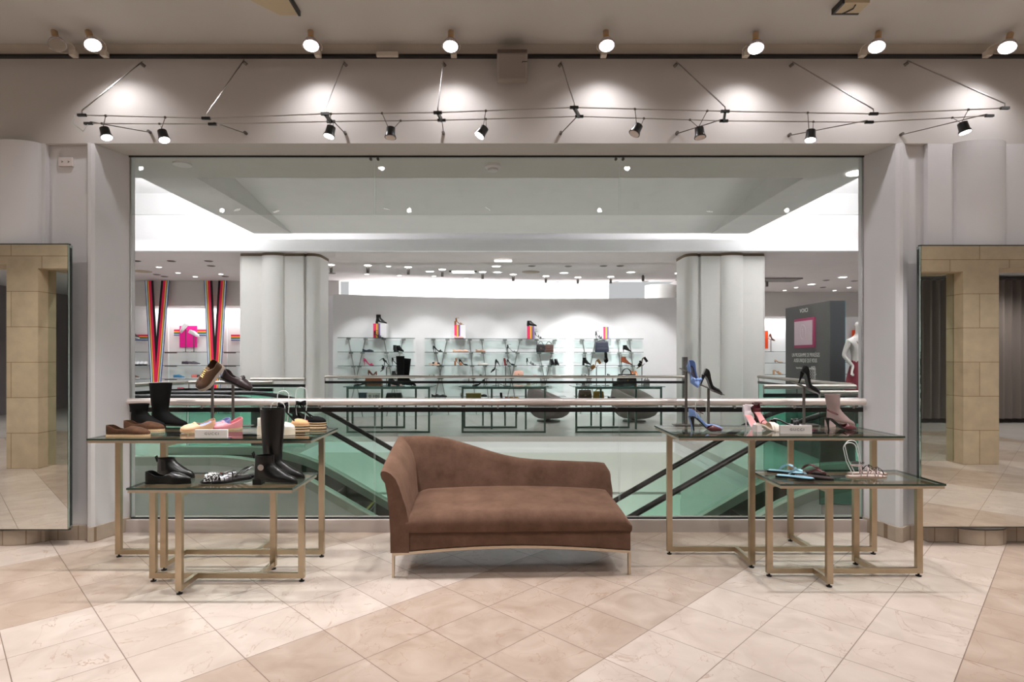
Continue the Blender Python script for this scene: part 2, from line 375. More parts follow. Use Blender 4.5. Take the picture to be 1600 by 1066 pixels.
mb = MB(); mb.box(3.3, 9.4, 5.8, 5.9, -4, -.3); mb.box(3.3, 3.4, 5.8, 10.8, -4, -.3); struct('wall_lower_right', mb, lower_m)
mb = MB(); mb.box(-9.4, 9.4, 4.85, 10.9, -4.2, -4); struct('floor_lower', mb, lower_m)
mb = MB(); mb.box(-9, 9, 4.80, 4.85, -4, -.0); struct('wall_under_curb', mb, lower_m)
# far back walls
mb = MB(); mb.box(-12, -4.2, 14.55, 14.7, 2.75, 3.395); struct('wall_far_left', mb, pbr('grey_white_band', (205, 200, 196), .8))
mb = MB(); mb.box(-12, -4.75, 14.95, 15.05, 0, 2.8); mb.box(-4.85, -4.2, 14.6, 14.7, 0, 2.76); struct('wall_niche_left', mb, white_m)
mb = MB(); mb.box(4.7, 12, 17.05, 17.2, 2.66, 3.395); struct('wall_far_right', mb, pbr('grey_white_band', (205, 200, 196), .8))
mb = MB(); mb.box(4.7, 12, 17.5, 17.6, 0, 2.7); struct('wall_niche_right', mb, white_m)
lamp('niche_light_left', 'AREA', (-6.9, 14.78, 2.74), 40, (1, 1, 1), 4.4, (0, 0, 0), sy=.2)
lamp('niche_light_right', 'AREA', (7.1, 17.33, 2.64), 55, (1, 1, 1), 4.4, (0, 0, 0), sy=.2)

# curved display wall
def wy(x):
    (x0, y0), (x1, y1), (x2, y2) = (-4.1, 13.7), (.6, 14.72), (4.42, 14.5)
    return y0*(x-x1)*(x-x2)/((x0-x1)*(x0-x2))+y1*(x-x0)*(x-x2)/((x1-x0)*(x1-x2))+y2*(x-x0)*(x-x1)/((x2-x0)*(x2-x1))
mb = MB(); fr = [(-4.1+8.52*k/40) for k in range(41)]
mb.prism([(x, wy(x)) for x in fr]+[(4.5, 14.6)]+[(x, wy(x)+.16) for x in fr[::-1]], 0, 2.96); struct('wall_display', mb, white_m, True, ang=25)

# far columns
def column(s, xc, label):
    pts = [(-.74, .12), (-.74, .02), (-.70, 0), (-.32, 0)]
    for k in range(1, 10):
        a = PI*k/10; pts.append((-.11-.21*math.cos(a), -.11*math.sin(a)))
    pts += [(.10, .0), (.46, .0), (.47, .05), (.50, .05), (.52, -.01), (.60, -.01)]
    for k in range(1, 7):
        a = PI/2*k/6; pts.append((.60+.14*math.sin(a), -.01+.16*(1-math.cos(a))))
    pts += [(.74, .6), (-.74, .6)]
    pts = [(xc+(x if s < 0 else -x), 10.72+y) for x, y in pts]
    t = thing('column', label, 'column', (0, 0, 0))
    t['kind'] = 'structure'
    mb = MB(); mb.prism(pts, 0, 3.34); mb.build('shaft', colm, t, True, 25)
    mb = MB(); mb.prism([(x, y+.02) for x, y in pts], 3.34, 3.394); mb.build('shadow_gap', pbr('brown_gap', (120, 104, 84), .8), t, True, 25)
column(-1, (437-788)*10.75/895, 'white fluted column standing left of the curved shoe wall')
column(1, (1133-788)*10.75/895, 'white fluted column standing right of the curved shoe wall')
mb = MB(); mb.lathe([(.4, 0), (.4, 3.4)], (px(1031, 15.6), 15.6, 0), 24); o = mb.build('column_far', colm); o['kind'] = 'structure'
#END SHELL
#LIGHTFIX
# ================================================================ LIGHT FIXTURES
# track along the header
trk = MB(); trk.box(-5.2, 5.2, 4.42, 4.455, 3.765, 3.785)
o = trk.build('lighting_track', blackgloss, smooth=False); tag(o, 'long thin black lighting track running along the top of the front wall', 'lighting track')
o = MB().box(px(588, 4.4), px(622, 4.4), 4.39, 4.42, 3.755, 3.79).build('track_feed_box', pbr('ivory', (214, 204, 190), .5), smooth=False, bevel=.004)
tag(o, 'small ivory feed box on the black track left of the middle', 'electrical box')
ivory = MATS['ivory']; brass = pbr('brass_neck', (206, 160, 96), .35, .6); refl_m = pbr('lamp_reflector', (206, 196, 196), .25, .7)
def track_head(bx, hx, hy, tilt_x, on, label):
    """hx,hy: where the lens centre stands in the photo; lens hangs .17 m proud of the wall"""
    Y = 4.24; c = P(hx, hy, Y); b = Vector((px(bx, 4.4), 4.40, 3.772))
    t = thing('track_spotlight', label, 'spotlight', b, group='white spotlights along the wall track')
    lc = c-b
    ax = Vector((tilt_x, .30, 1)).normalized()          # from lens up to neck
    MB().box(-.022, .022, -.03, .02, -.022, .02).build('track_adaptor', ivory, t, False, bevel=.003)
    q = Vector((0, 0, 1)).rotation_difference(ax)
    T = lambda pr: [(r, z) for r, z in pr]
    MB().lathe([(.058, -.004), (.059, .004), (.05, .03), (.034, .055), (.024, .065)], lc, 20, axis=ax).build('reflector', refl_m, t)
    MB().lathe([(.0245, .064), (.025, .075), (.021, .078)], lc, 16, axis=ax).build('collar', brass, t)
    MB().lathe([(.02, .078), (.022, .082), (.022, .135), (.018, .14)], lc, 16, axis=ax).build('neck', pbr('tan_neck', (190, 160, 125), .5) , t)
    MB().lathe([(.053, -.0062), (.0535, -.004)], lc, 20, axis=ax).build('lens', lit if on else pbr('unlit_lens', (150, 140, 126), .2), t)
    side = ax.cross(Vector((0, 1, 0))).normalized()
    pts = []
    for k in range(13):
        a = PI*k/12; d = side*math.cos(a)*.070
        low = (Vector((0, 0, 0))-lc)*math.sin(a)
        pts.append(lc+ax*.01+d+low*.92)
    MB().tube(pts, .0028, 6).build('yoke', ivory, t)
    if on:
        lamp('track_spot_beam', 'SPOT', b+lc-ax*.012, 36, (1, .96, .98), .05, spot=128, blend=.85, target=b+lc+Vector((-tilt_x*.3, .06, -1)))
track_head(116, 90, 70, -.45, False, 'unlit beige track spotlight, farthest left of the row')
HE = [(164, 145, 70, -.5), (497, 486, 71, -.12), (709, 704, 72, 0), (943, 948, 71, 0), (1165, 1181, 75, .12), (1347, 1370, 73, .3), (1542, 1574, 74, .45)]
LB = ['lit white track spotlight beside the unlit beige one', 'lit white track spotlight above the third slanting rod from the left',
      'lit white track spotlight just left of the grey wall speaker', 'lit white track spotlight right of the grey wall speaker, nearest to it',
      'lit white track spotlight, third from the right end', 'lit white track spotlight, second from the right end', 'lit white track spotlight at the right end of the row']
for (bx, hx, hy, tx), l in zip(HE, LB): track_head(bx, hx, hy, tx, True, l)
# wall speaker
t = thing('wall_speaker', 'grey boxy wall speaker above the middle of the opening', 'speaker', (px(800.5, 4.3), 4.3, pz(95, 4.3)))
sg = pbr('speaker_grey', (150, 140, 132), .6)
mb = MB(); 
R = [[(x, y, z) for y, z in ((.10, -.098), (-.02, .045), (.0, .088), (.16, .088), (.16, -.098))] for x in (-.115, .115)]
mb.rings(R); mb.build('cabinet', sg, t, False, bevel=.006)
mb = MB(); mb.rings([[(x, -.022, .050), (x, -.004, .084), (x, .001, .084), (x, -.015, .050)] for x in (-.108, .108)]); mb.build('top_grille', pbr('speaker_dark', (112, 98, 92), .8), t, False)
mb = MB(); mb.rings([[(x, .086, -.090), (x, -.022, .038), (x, -.015, .044), (x, .095, -.086)] for x in (-.1, .1)]); mb.build('grille', pbr('speaker_grille', (140, 130, 123), .8, bump=.4, bscale=300), t, False)
MB().tube([(.112, .012, 0), (.078, .010, 0), (.073, .012, -.008)], .003, 6).build('cable', blackm, t)
# cut-off boxes at the top of the frame
t = thing('ceiling_register', 'cream ceiling box with a black curl at the top edge, right of middle', 'ceiling box', (px(1323, 4.0), 4.0, 3.88))
MB().box(-.085, .085, -.12, .0, -.035, 0).build('box', pbr('cream_box', (196, 180, 150), .7), t, False)
MB().box(-.1, -.085, -.12, .01, -.04, 0).build('edge', blackm, t, False)
MB().box(-.1, .085, .0, .012, -.04, -.028).build('edge', blackm, t, False)
MB().tube([(.0, -.1, -.037), (.01, -.06, -.038), (-.015, -.02, -.038), (-.03, 0, -.038)], .005, 6).build('curl', blackm, t)
t = thing('ceiling_register', 'cream slanting ceiling box cut off by the top edge left of the middle', 'ceiling box', (px(448, 4.0), 4.0, 3.88))
mb = MB(); mb.prism([(-.28, -.25), (.07, -.25), (.07, .03), (-.06, .03)], -.03, 0); mb.build('box', pbr('cream_box', (196, 180, 150), .7), t, False)
MB().box(.07, .085, -.25, .035, -.035, 0).build('edge', blackm, t, False)
# outlet
t = thing('wall_outlet', 'small white double outlet on the left wall panel', 'outlet', (px(102.5, 4.52), 4.522, pz(253, 4.52)))
MB().box(-.055, .055, -.006, .014, -.035, .035).build('cover_plate', pbr('outlet_white', (214, 206, 202), .5), t, False, bevel=.003)
for s in (-1, 1): MB().tube([(s*.025-.004, -.0065, -.006), (s*.025+.008, -.0065, 0), (s*.025-.004, -.0065, .006)], .0025, 5).build('socket', pbr('socket_dark', (90, 80, 74), .6), t)

# ---- cable lighting: two wires held off the wall by slanting rods
cable_t = thing('cable_light_wires', 'pair of thin steel wires strung across in front of the header wall', 'cable lighting', (0, 0, 0))
YF, YB = 3.78, 3.93
K = [(128, 180, 138, 193), (322, 185, 332, 194), (508, 178, 517, 190), (684, 176, 690, 188), (897, 168, 905, 182), (1133, 174, 1131, 189), (1365, 178, 1358, 191), (1570, 169, 1546, 181)]
WF = [P(a, b, YF) for a, b, c, d in K]; WB = [P(c, d, YB) for a, b, c, d in K]
loop = [WF[0]+Vector((-.05, 0, 0)), WF[0]+Vector((-.1, .05, -.03)), WF[0]+Vector((-.08, .12, -.06)), WB[0]]
MB().tube(WF, .0035, 6).build('front_wire', steel, cable_t)
MB().tube(WB, .0035, 6).build('back_wire', steel, cable_t)
MB().tube([WF[0]]+loop, .003, 6).build('wire_loop', gl_hoop, cable_t)
WT = [(220, 95), (380, 92), (537, 94), (692, 94), (877, 95), (1058, 95), (1240, 95), (1420, 93)]
WL = [(235, 207), (385, 209), (540, 209), (693, 209), (876, 209), (1057, 209), (1232, 212), (1407, 211)]
for i in range(8):
    nm = ['leftmost', 'second from the left', 'third from the left', 'fourth from the left', 'fifth from the left', 'third from the right', 'second from the right', 'rightmost'][i]
    a = P(*WT[i], 4.44); a.y = 4.455; f = WF[i]; b = WB[i]; l = P(*WL[i], HY0)
    t = thing('wire_standoff', 'slanting steel rod and strut holding the light wires, '+nm, 'rod bracket', a, group='slanting rods holding the light wires')
    f_, b_, l_ = f-a, b-a, l-a
    MB().tube([(0, 0, 0), f_+Vector((0, 0, .03)), f_], .0045, 6).build('upper_rod', steel, t)
    MB().tube([l_, b_+Vector((0, .02, .02)), b_], .0035, 6).build('lower_rod', greysteel, t)
    MB().bar(f_-Vector((.028, 0, 0)), f_+Vector((.028, 0, 0)), .016, .016).build('wire_clamp', blackm, t, False)
    MB().bar(b_-Vector((.028, 0, 0)), b_+Vector((.028, 0, 0)), .016, .016).build('wire_clamp', blackm, t, False)
    if 2 <= i <= 5: MB().bar(f_+Vector((0, 0, 0)), b_, .014, .026).build('clamp_bridge', blackm, t, False)
    MB().lathe([(.012, 0), (.012, .03)], l_-Vector((0, .03, 0)), 8, axis=(0, 1, 0)).build('wall_mount', greysteel, t)
    MB().lathe([(.012, 0), (.012, .03)], (-.0 if i < 4 else -.0, -.01, -.02), 8, axis=(.3 if i < 4 else -.3, .4, -.2)).build('wall_mount', greysteel, t)
def on_wire(W, xx):
    for k in range(len(W)-1):
        if W[k].x <= xx <= W[k+1].x:
            q = (xx-W[k].x)/(W[k+1].x-W[k].x); return W[k].lerp(W[k+1], q)
    return W[0].copy() if xx < W[0].x else W[-1].copy()
CL = [(165, 159, 196, 167, 212, True, 'bright small black wire lamp at the left end of the wires'), (258, 249, 205, 257, 216, True, 'small black wire lamp, second from the left'),
      (517, 521, 198, 514, 210, True, 'small black wire lamp tilted left beside the third wire clamp'), (597, 626, 198, 610, 212, False, 'small boxy black wire lamp left of the wall speaker, seen from behind'),
      (759, 759, 200, 749, 209, True, 'small black wire lamp tilted sharply left below the wall speaker'), (992, 1006, 196, 991, 206, False, 'small black wire lamp right of the wall speaker, tilted away'),
      (1105, 1078, 199, 1094, 212, False, 'small black wire lamp seen from behind, left of the sixth rod'), (1262, 1271, 200, 1266, 216, True, 'small black wire lamp with a pale rim, second from the right'),
      (1513, 1488, 190, 1508, 204, True, 'glaring small wire lamp at the right end of the wires')]
for wx1, wx2, hy, lx, ly, on, lab in CL:
    f = on_wire(WF, px(wx1, YF)); b = on_wire(WB, px(wx2, YB))
    top = P((wx1+wx2)/2, hy-2, 3.85); lens = P(lx, ly+3, 3.83)
    t = thing('wire_lamp', lab, 'spotlight', f, group='small black lamps on the wires')
    f0, b0, tp, ln = Vector((0, 0, 0)), b-f, top-f, lens-f
    ax = (tp-ln); ax.y = max(-.012, min(.012, ax.y)); ax.normalize(); Lh = .068; tp = ln+ax*Lh
    MB().lathe([(.039, 0), (.036, .012), (.031, .022), (.029, Lh), (.018, Lh+.006)], ln, 16, axis=ax).build('lamp_head', blackm, t)
    MB().lathe([(.033, -.003), (.0345, .002)], ln, 16, axis=ax).build('lens', lit2 if on else pbr('pale_rim', (214, 196, 188), .3), t)
    MB().tube([f0, tp+Vector((-.012, 0, -.01))], .0025, 5).build('hanger', greysteel, t)
    MB().tube([b0, tp+Vector((.012, 0, -.01))], .0025, 5).build('hanger', greysteel, t)
    MB().ball(f0, .009, 8).build('connector', greysteel, t); MB().ball(b0, .009, 8).build('connector', greysteel, t)
    if on: lamp('wire_lamp_beam', 'SPOT', lens-ax*.015, 100, (1, .975, .96), .012, spot=95, blend=.7, target=lens-ax*.6+Vector((0, -.12, -.9)))

# ---- downlights of the near soffit
t = thing('smoke_detector', 'round white smoke detector under the soffit, seen through the tinted glass', 'smoke detector', P(770, 252, 5.0))
t.location.z = SOF
MB().lathe([(.07, 0), (.07, -.02), (.055, -.03)], (0, 0, 0), 20).build('base', white_m, t); MB().lathe([(.045, -.03), (.045, -.05), (.02, -.058)], (0, 0, 0), 20).build('sensor', white_m, t)
for x, y, lab in ((285, 252, 'round white disc under the soffit near the left end of the tinted glass'), (1333, 268, 'small lit disc under the soffit near the right end of the tinted glass')):
    Y = 1.68*F/(HY-y-4); o = MB().lathe([(.075, 0), (.075, -.012), (.03, -.016)], (px(x, Y), min(Y, 5.2), SOF), 20).build('soffit_disc', white_m if x < 500 else lit3); tag(o, lab, 'ceiling disc')
# ---- far ceiling fixtures
FZ = 3.395
def fc(x, y): Y = (FZ-EYE)*F/(HY-y); return Vector((px(x, Y), Y, FZ))
def disc(name, x, y, r, mat, rim, lab, grp, n=14):
    t = thing(name, lab, 'downlight', fc(x, y), group=grp)
    MB().lathe([(r*1.2, 0), (r*1.2, -.006), (r*1.0, -.010)], (0, 0, 0), n).build('trim_ring', rim, t)
    MB().lathe([(r*.9, -.010), (r*.85, -.013)], (0, 0, 0), n).build('lens', mat, t)
    return t
dark_l = pbr('dark_recess', (104, 94, 86), .7)
LIT = [(671.6, 423.7), (775.6, 415.6), (777, 425), (881, 426), (985.8, 425), (1316.7, 432.8), (1267.8, 444)]
SM = [(624, 430), (824, 440), (916, 441), (248, 417), (278, 426), (305, 432), (345, 428), (1244, 449), (1326.6, 449), (1226, 453.6), (1304, 453.7), (573, 428), (678, 431), (729, 434.5), (777, 437.5), (607, 415.6)]
DK = [(831, 415.6), (888, 416), (943, 415.6), (969, 415.5), (213, 408), (268, 408), (326, 408), (330, 415.5), (245, 429), (257, 432), (352, 432), (1291, 438), (1286, 449), (1335, 439), (519, 427), (870, 440.5), (962, 440.5), (1009, 439.5), (1060, 437.5), (1065, 452)]
for i, (x, y) in enumerate(sorted(LIT)): disc('round_downlight', x, y, .10, lit3, white_m, 'large round lit downlight in the far ceiling, '+nth(i, len(LIT)), 'large lit downlights in the far ceiling')
for i, (x, y) in enumerate(sorted(SM)): disc('small_downlight', x, y, .055, lit3, white_m, 'small lit downlight in the far ceiling, '+nth(i, len(SM)), 'small lit downlights in the far ceiling', 10)
for i, (x, y) in enumerate(sorted(DK)): disc('dark_downlight', x, y, .07, dark_l, greysteel, 'small dark unlit downlight in the far ceiling, '+nth(i, len(DK)), 'dark unlit downlights in the far ceiling', 10)
SP = [(517, 413.8), (574.6, 414.7), (637.8, 417.5), (691, 421), (754, 425), (802, 428.8), (853, 431.6), (903, 433.4), (954.5, 432.5), (1005, 429), (1059.6, 427), (1199, 438)]
for i, (x, y) in enumerate(SP):
    p = fc(x, y); t = thing('ceiling_spotlight', 'small steel ceiling spotlight facing the curved shoe wall, '+nth(i, len(SP)), 'spotlight', p, group='small spotlights in front of the curved shoe wall')
    MB().lathe([(.075, 0), (.075, -.008)], (0, 0, 0), 14).build('canopy', lit3 if i not in (9,) else white_m, t)
    MB().lathe([(.03, -.16), (.033, -.05), (.012, -.01)], (0, .02, 0), 10).build('lamp_head', greysteel, t)
for i, x in enumerate((-3.3, -1.9, -.6, .6, 1.9, 2.15, 3.4)):
    q = [.7, .9, 1.0, .9, 2.3, .6, 1.6][i]
    lamp('display_spot_beam', 'SPOT', (x*.9, 12.2, 3.2), 112*q, (.99, .985, 1), .06, spot=52, blend=.5, target=(x, wy(x), 1.25))
for (x, y) in ((248, 417), (671.6, 423.7), (881, 426), (985.8, 425), (1267.8, 444), (1316.7, 432.8), (278, 426)):
    p = fc(x, y); lamp('downlight_beam', 'SPOT', p+Vector((0, 0, -.03)), 105, (1, .98, .96), .1, spot=150, blend=.8)
t = thing('panel_light', 'rectangular lit ceiling panel with dark ends in front of the curved wall', 'ceiling light', fc(724, 424.5))
MB().box(-.28, .28, -.11, .11, -.02, 0).build('diffuser', lit3, t, False)
for s in (-1, 1): MB().box(s*.28-.03, s*.28+.03, -.13, .13, -.03, 0).build('end_cap', greysteel, t, False)
t = thing('ceiling_sign_box', 'white rectangular box under the far ceiling near the middle', 'ceiling box', fc(786, 406)); MB().box(-.18, .18, -.05, .05, -.05, 0).build('box', white_m, t, False); MB().box(-.17, .17, -.055, -.05, -.045, -.02).build('face', lit3, t, False)
vent_m = pbr('vent_beige', (168, 152, 132), .8)
for x, y, lab in ((829.7, 425, 'round beige air vent in the far ceiling near the middle'), (222, 424, 'round beige air vent in the far ceiling at the left')):
    o = MB().lathe([(.2, 0), (.2, -.008), (.02, -.012)], fc(x, y), 20).build('air_vent', vent_m); tag(o, lab, 'vent')
o = MB().box(6.0, 7.3, 14.0, 14.6, 3.365, 3.394).build('square_vent', pbr('vent_dark', (120, 112, 108), .7), smooth=False); tag(o, 'dark edged rectangular vent in the far ceiling at the right', 'vent')
#END LIGHTFIX
#ARCH
# ================================================================ RAILS, ESCALATORS
def rail(name, lab, a, b, drop=.05, glassm=gl_mid, zb=0.0, post=None, gh=.9):
    a, b = Vector((*a, 0)), Vector((*b, 0)); t = thing(name, lab, 'railing', a); d = b-a; dn = d.normalized()
    MB().tube([Vector((0, 0, 1.09)), d+Vector((0, 0, 1.09))], .027, 14).build('top_rail', farrail, t)
    MB().bar(Vector((0, 0, .99)), d+Vector((0, 0, .99)), .03, .045).build('black_bar', blackgloss, t, False)
    nrm = Vector((-dn.y, dn.x, 0))*.006
    mb = MB(); n = max(1, int(d.length/1.2)); 
    for k in range(n):
        p, q = d*(k/n)+dn*.004, d*((k+1)/n)-dn*.004
        m = MB(); m.rings([[p-nrm+Vector((0, 0, zb)), p+nrm+Vector((0, 0, zb)), p+nrm+Vector((0, 0, .98)), p-nrm+Vector((0, 0, .98))], [q-nrm+Vector((0, 0, zb)), q+nrm+Vector((0, 0, zb)), q+nrm+Vector((0, 0, .98)), q-nrm+Vector((0, 0, .98))]])
        m.mi = [1, 0, 1, 0, 1, 1]; m.build('glass_panel', [glassm, gl_edge], t, False)
        MB().tube([p+Vector((0, 0, 1.07)), p+Vector((0, 0, 1.0))], .01, 6).build('rail_bracket', steel, t)
    return t
rail('far_railing', 'long satin railing with black bar in front of the curved shoe wall', (-3.29, 10.5), (3.3, 10.5), glassm=glass('far_glass', (.96, .985, .975)))
rail('landing_railing', 'short railing section in front of the left white column', (-4.07, 9.2), (-3.2, 9.2), glassm=gl_mid)
rail('landing_railing', 'railing of the left landing behind the black loafer stand', (-4.42, 8.02), (-3.24, 8.02), glassm=gl_green)
rail('landing_railing', 'slanting railing at the far left joining the left landing', (-4.95, 6.45), (-4.43, 8.0), glassm=gl_mid)
rail('landing_railing', 'slanting railing on the right running towards the dark grey kiosk', (4.66, 10.5), (4.41, 7.25), glassm=gl_green)
rail('landing_railing', 'railing of the right landing behind the taupe boot', (3.1, 6.85), (4.2, 6.85), glassm=gl_green)
rail('landing_railing', 'short railing end nearest on the right, behind the taupe boot top', (3.09, 5.62), (3.9, 5.62), glassm=gl_green)
# dark metal post right of display wall base of far rail
MB_post = MB().box(3.28, 3.36, 10.5, 10.58, 0, 1.45); o = MB_post.build('rail_post', greysteel, smooth=False); tag(o, 'dark grey post at the right end of the far railing', 'post')

def escalator(lab, x0, sgn, yn, yf, zh=.98, flat=1.0, R=2.5):
    """x0: where the handrail leaves the level; sgn=+1 descends to +X"""
    t = thing('escalator', lab, 'escalator', (x0, (yn+yf)/2, 0)); hw = (yf-yn)/2
    A = PI/6
    def path(off, far=5.5, n=9, back=flat):   # off: vertical drop below handrail
        pts = [(-back, zh-off)]
        for k in range(n+1):
            a = A*k/n; pts.append((R*math.sin(a), zh-off-R*(1-math.cos(a))))
        x, z = pts[-1]; pts.append((x+far, z-far*math.tan(A)))
        return [(sgn*x, z) for x, z in pts]
    for s, nm in ((-1, 'near'), (1, 'far')):
        y = s*hw
        pts = path(0); endr = [(sgn*(-flat-.12*math.sin(PI*k/6)-.0), zh-.12*(1-math.cos(PI*k/6))) for k in range(6, 0, -1)]
        MB().tube([(x, y, z) for x, z in pts], .036, 10, flat=.8).build('handrail', blackm, t)
        gp = path(.03); gb = path(.72); m = MB()
        m.rings([[(a[0], y-.006, a[1]), (a[0], y+.006, a[1]), (b[0], y+.006, b[1]), (b[0], y-.006, b[1])] for a, b in zip(gp, gb)]); m.build('glass_side', gl_mid, t)
        dt = path(.70); db = path(.80); m = MB()
        m.rings([[(a[0], y-.07, a[1]), (a[0], y+.07, a[1]), (b[0], y+.07, b[1]), (b[0], y-.07, b[1])] for a, b in zip(dt, db)]); m.build('deck', pbr('deck_metal', (178, 186, 172), .35, .3), t)
        sb = path(1.15); m = MB()
        m.rings([[(a[0], y-s*.06-.006, a[1]), (a[0], y-s*.06+.006, a[1]), (b[0], y-s*.06+.006, b[1]), (b[0], y-s*.06-.006, b[1])] for a, b in zip(db, sb)]); m.build('skirt_panel', pbr('skirt_dark', (70, 78, 72), .4, .4), t)
    ot = path(.78); ob = path(1.75); m = MB()
    m.rings([[(a[0], -hw-.06, a[1]), (a[0], -hw-.045, a[1]), (b[0], -hw-.045, b[1]), (b[0], -hw-.06, b[1])] for a, b in zip(ot, ob)]); m.build('side_cladding', pbr('cladding_white', (206, 212, 204), .45), t)
    ut = path(1.35); ub = path(1.75); m = MB()
    m.rings([[(a[0], -hw-.05, a[1]), (a[0], hw+.05, a[1]), (b[0], hw+.05, b[1]), (b[0], -hw-.05, b[1])] for a, b in zip(ut, ub)]); m.build('truss', lower_m, t)
    stepm = pbr('step_dark', (44, 40, 38), .55, .5, bump=.5, bscale=90); yel = pbr('step_yellow', (176, 160, 60), .6)
    for k in range(16):
        x = R*math.sin(A)+.1+k*.4; z = zh-R*(1-math.cos(A))-(x-R*math.sin(A))*math.tan(A)-1.02
        a, b = sorted((sgn*x, sgn*(x+.4)))
        st = MB().box(a, b, -hw+.07, hw-.07, z-.03, z).box(*sorted((sgn*x, sgn*(x+.02))), -hw+.07, hw-.07, z, z+.215).build('step', stepm, t, False)
        e = sgn*(x+.39)
        MB().box(min(e, e-sgn*.03), max(e, e-sgn*.03), -hw+.08, hw-.08, z, z+.004).build('step_edge', yel, st, False)
    return t
escalator('escalator descending to the right behind the left display tables', -3.42, 1, 6.75, 7.5)
escalator('escalator descending to the left behind the right display tables', 3.86, -1, 5.7, 6.4, zh=.97)
#END ARCH
#FURN
# ================================================================ BIG FURNITURE
def display_table(name, lab, x0, x1, y0, y1, h, xf, xb, yc, grp='champagne framed glass display tables'):
    t = thing(name, lab, 'table', ((x0+x1)/2, yc, 0), group=grp); ox, oy = (x0+x1)/2, yc
    m = MB().box(x0-ox, x1-ox, y0-oy, y1-oy, h-.012, h); m.mi = [1, 1, 1, 1, 0, 0]
    m.build('glass_top', [gl_top, gl_edge], t, False)
    rim = MB(); a, b, c, d = x0-ox+.006, x1-ox-.006, y0-oy+.004, y1-oy-.006; w_, z0, z1 = .02, h-.03, h-.0125
    for q in ((a, b, c, c+w_), (a, b, d-w_, d), (a, a+w_, c+w_, d-w_), (b-w_, b, c+w_, d-w_)): rim.box(*q, z0, z1)
    rim.build('rim_frame', champ2, t, False)
    W = .038; zt = h-.03
    legs = [(x0-ox+.025, 0), (x1-ox-.025, 0), (xf-ox, y0-oy+.03), (xb-ox, y1-oy-.03)]
    for lx, ly in legs:
        MB().box(lx-W/2, lx+W/2, ly-.014, ly+.014, .022, zt).build('leg', champ, t, False)
        MB().lathe([(.017, 0), (.018, .006), (.006, .010), (.006, .024)], (lx, ly, 0), 12).build('foot', blackm, t)
    for z in (.03, zt-.022):
        MB().box(legs[0][0]+W/2, legs[1][0]-W/2, -.014, .014, z-.008, z+.026).build('cross_bar', champ, t, False)
        MB().box(xf-ox-.014, xf-ox+.014, legs[2][1]+.014, -.014, z-.008, z+.026).build('cross_bar', champ, t, False)
        MB().box(xb-ox-.014, xb-ox+.014, .014, legs[3][1]-.014, z-.008, z+.026).build('cross_bar', champ, t, False)
    return t
HLA, HSM, HRA = .895, .652, .905
display_table('display_table', 'tall glass topped champagne table on the left, behind the low one', -2.81, -1.295, 3.85, 4.46, HLA, -2.305, -1.78, 4.14)
display_table('display_table', 'low glass topped champagne table on the left with black boots', -2.285, -1.28, 3.46, 3.93, HSM, -1.979, -1.572, 3.69)
display_table('display_table', 'tall glass topped champagne table on the right with heeled shoes', 1.185, 2.73, 3.90, 4.53, HRA, 1.697, 2.248, 4.20)
display_table('display_table', 'low glass topped champagne table on the right with strappy sandals', 1.72, 2.755, 3.57, 4.02, HSM, 2.041, 2.447, 3.775)

# ---- chaise
ch = thing('chaise_longue', 'mauve brown suede chaise longue with one high arm, on bronze legs', 'sofa', (-.735, 3.747, 0), (0, 0, math.atan2(.053, 1.57)))
LX, DP = 1.575, .76
def arch(x): return .150+.042*math.sin(PI*max(0, min(1, x/LX)))
def sup(yzs): return yzs
m = MB(); R = []
for k in range(21):
    x = LX*k/20; a = arch(x); 
    R.append([(x, .0, a+.012), (x, .0, .285), (x, DP, .285), (x, DP, a+.012)])
m.rings(R); m.build('base', suede_m, ch, True, bevel=.006)
m = MB(); R = []
zf = .29
for k in range(33):                                   # seat cushion: sections across the depth, lofted along x
    x = .09+(LX-.085)*k/32; e = 1.0
    d = LX+.005-x
    rr = .07
    drop = 0 if d > rr else rr-math.sqrt(max(0, rr*rr-(rr-d)**2))
    crown = .030*math.sin(PI*min(1, (x+.05)/LX))**.8
    dl = x-.09; lft = .03*max(0, 1-dl/.10)**2
    top = .400+crown-drop*.9-lft
    zq = min(zf+.06, top-.012); sec = [(-.004, zf), (-.016, zf+.015), (-.018, zq)]
    for q in range(1, 7):
        a = PI/2*q/6; sec.append((-.018+.075*(1-math.cos(a)), zq+(top-zq)*math.sin(a)))
    for q in range(1, 8): sec.append((.057+.58*q/7, top+.028*math.sin(PI*.55*q/7)))
    sec += [(.66, top), (.66, zf)]
    R.append([(x, y, z) for y, z in sec])
m.rings(R); m.build('seat_cushion', suede_m, ch, True, ang=60)
m = MB().tube([(.1, -.006, .287), (LX, -.006, .287), (LX+.003, .3, .287), (LX, DP, .287)], .0035, 6); m.build('seam_piping', pbr('dark_suede', (92, 64, 52), .95), ch)
# left arm (loft front to back)
m = MB(); R = []
for k in range(15):
    q = k/14; y = -.012+(DP-.0)*q; zt = .700+.128*(q**.8)
    rnd = .012*math.sin(PI*q)
    out = [(-.008, .165), (-.010, .30), (-.017, .42), (-.028, .53), (-.044, .62), (-.066, zt-.05), (-.074, zt-.022), (-.070, zt-.006), (-.054, zt), (-.030, zt-.006), (-.004, zt-.022)]
    inn = [(.026, zt-.055), (.050+.006*q, zt-.11), (.072+.006*q, zt-.18), (.092+.004*q, .46), (.106, .39), (.112, .31), (.112, .165)]
    R.append([(x, y, z) for x, z in out+inn])
m.rings(R); m.build('arm_rest', suede_m, ch, True, ang=55, bevel=0)
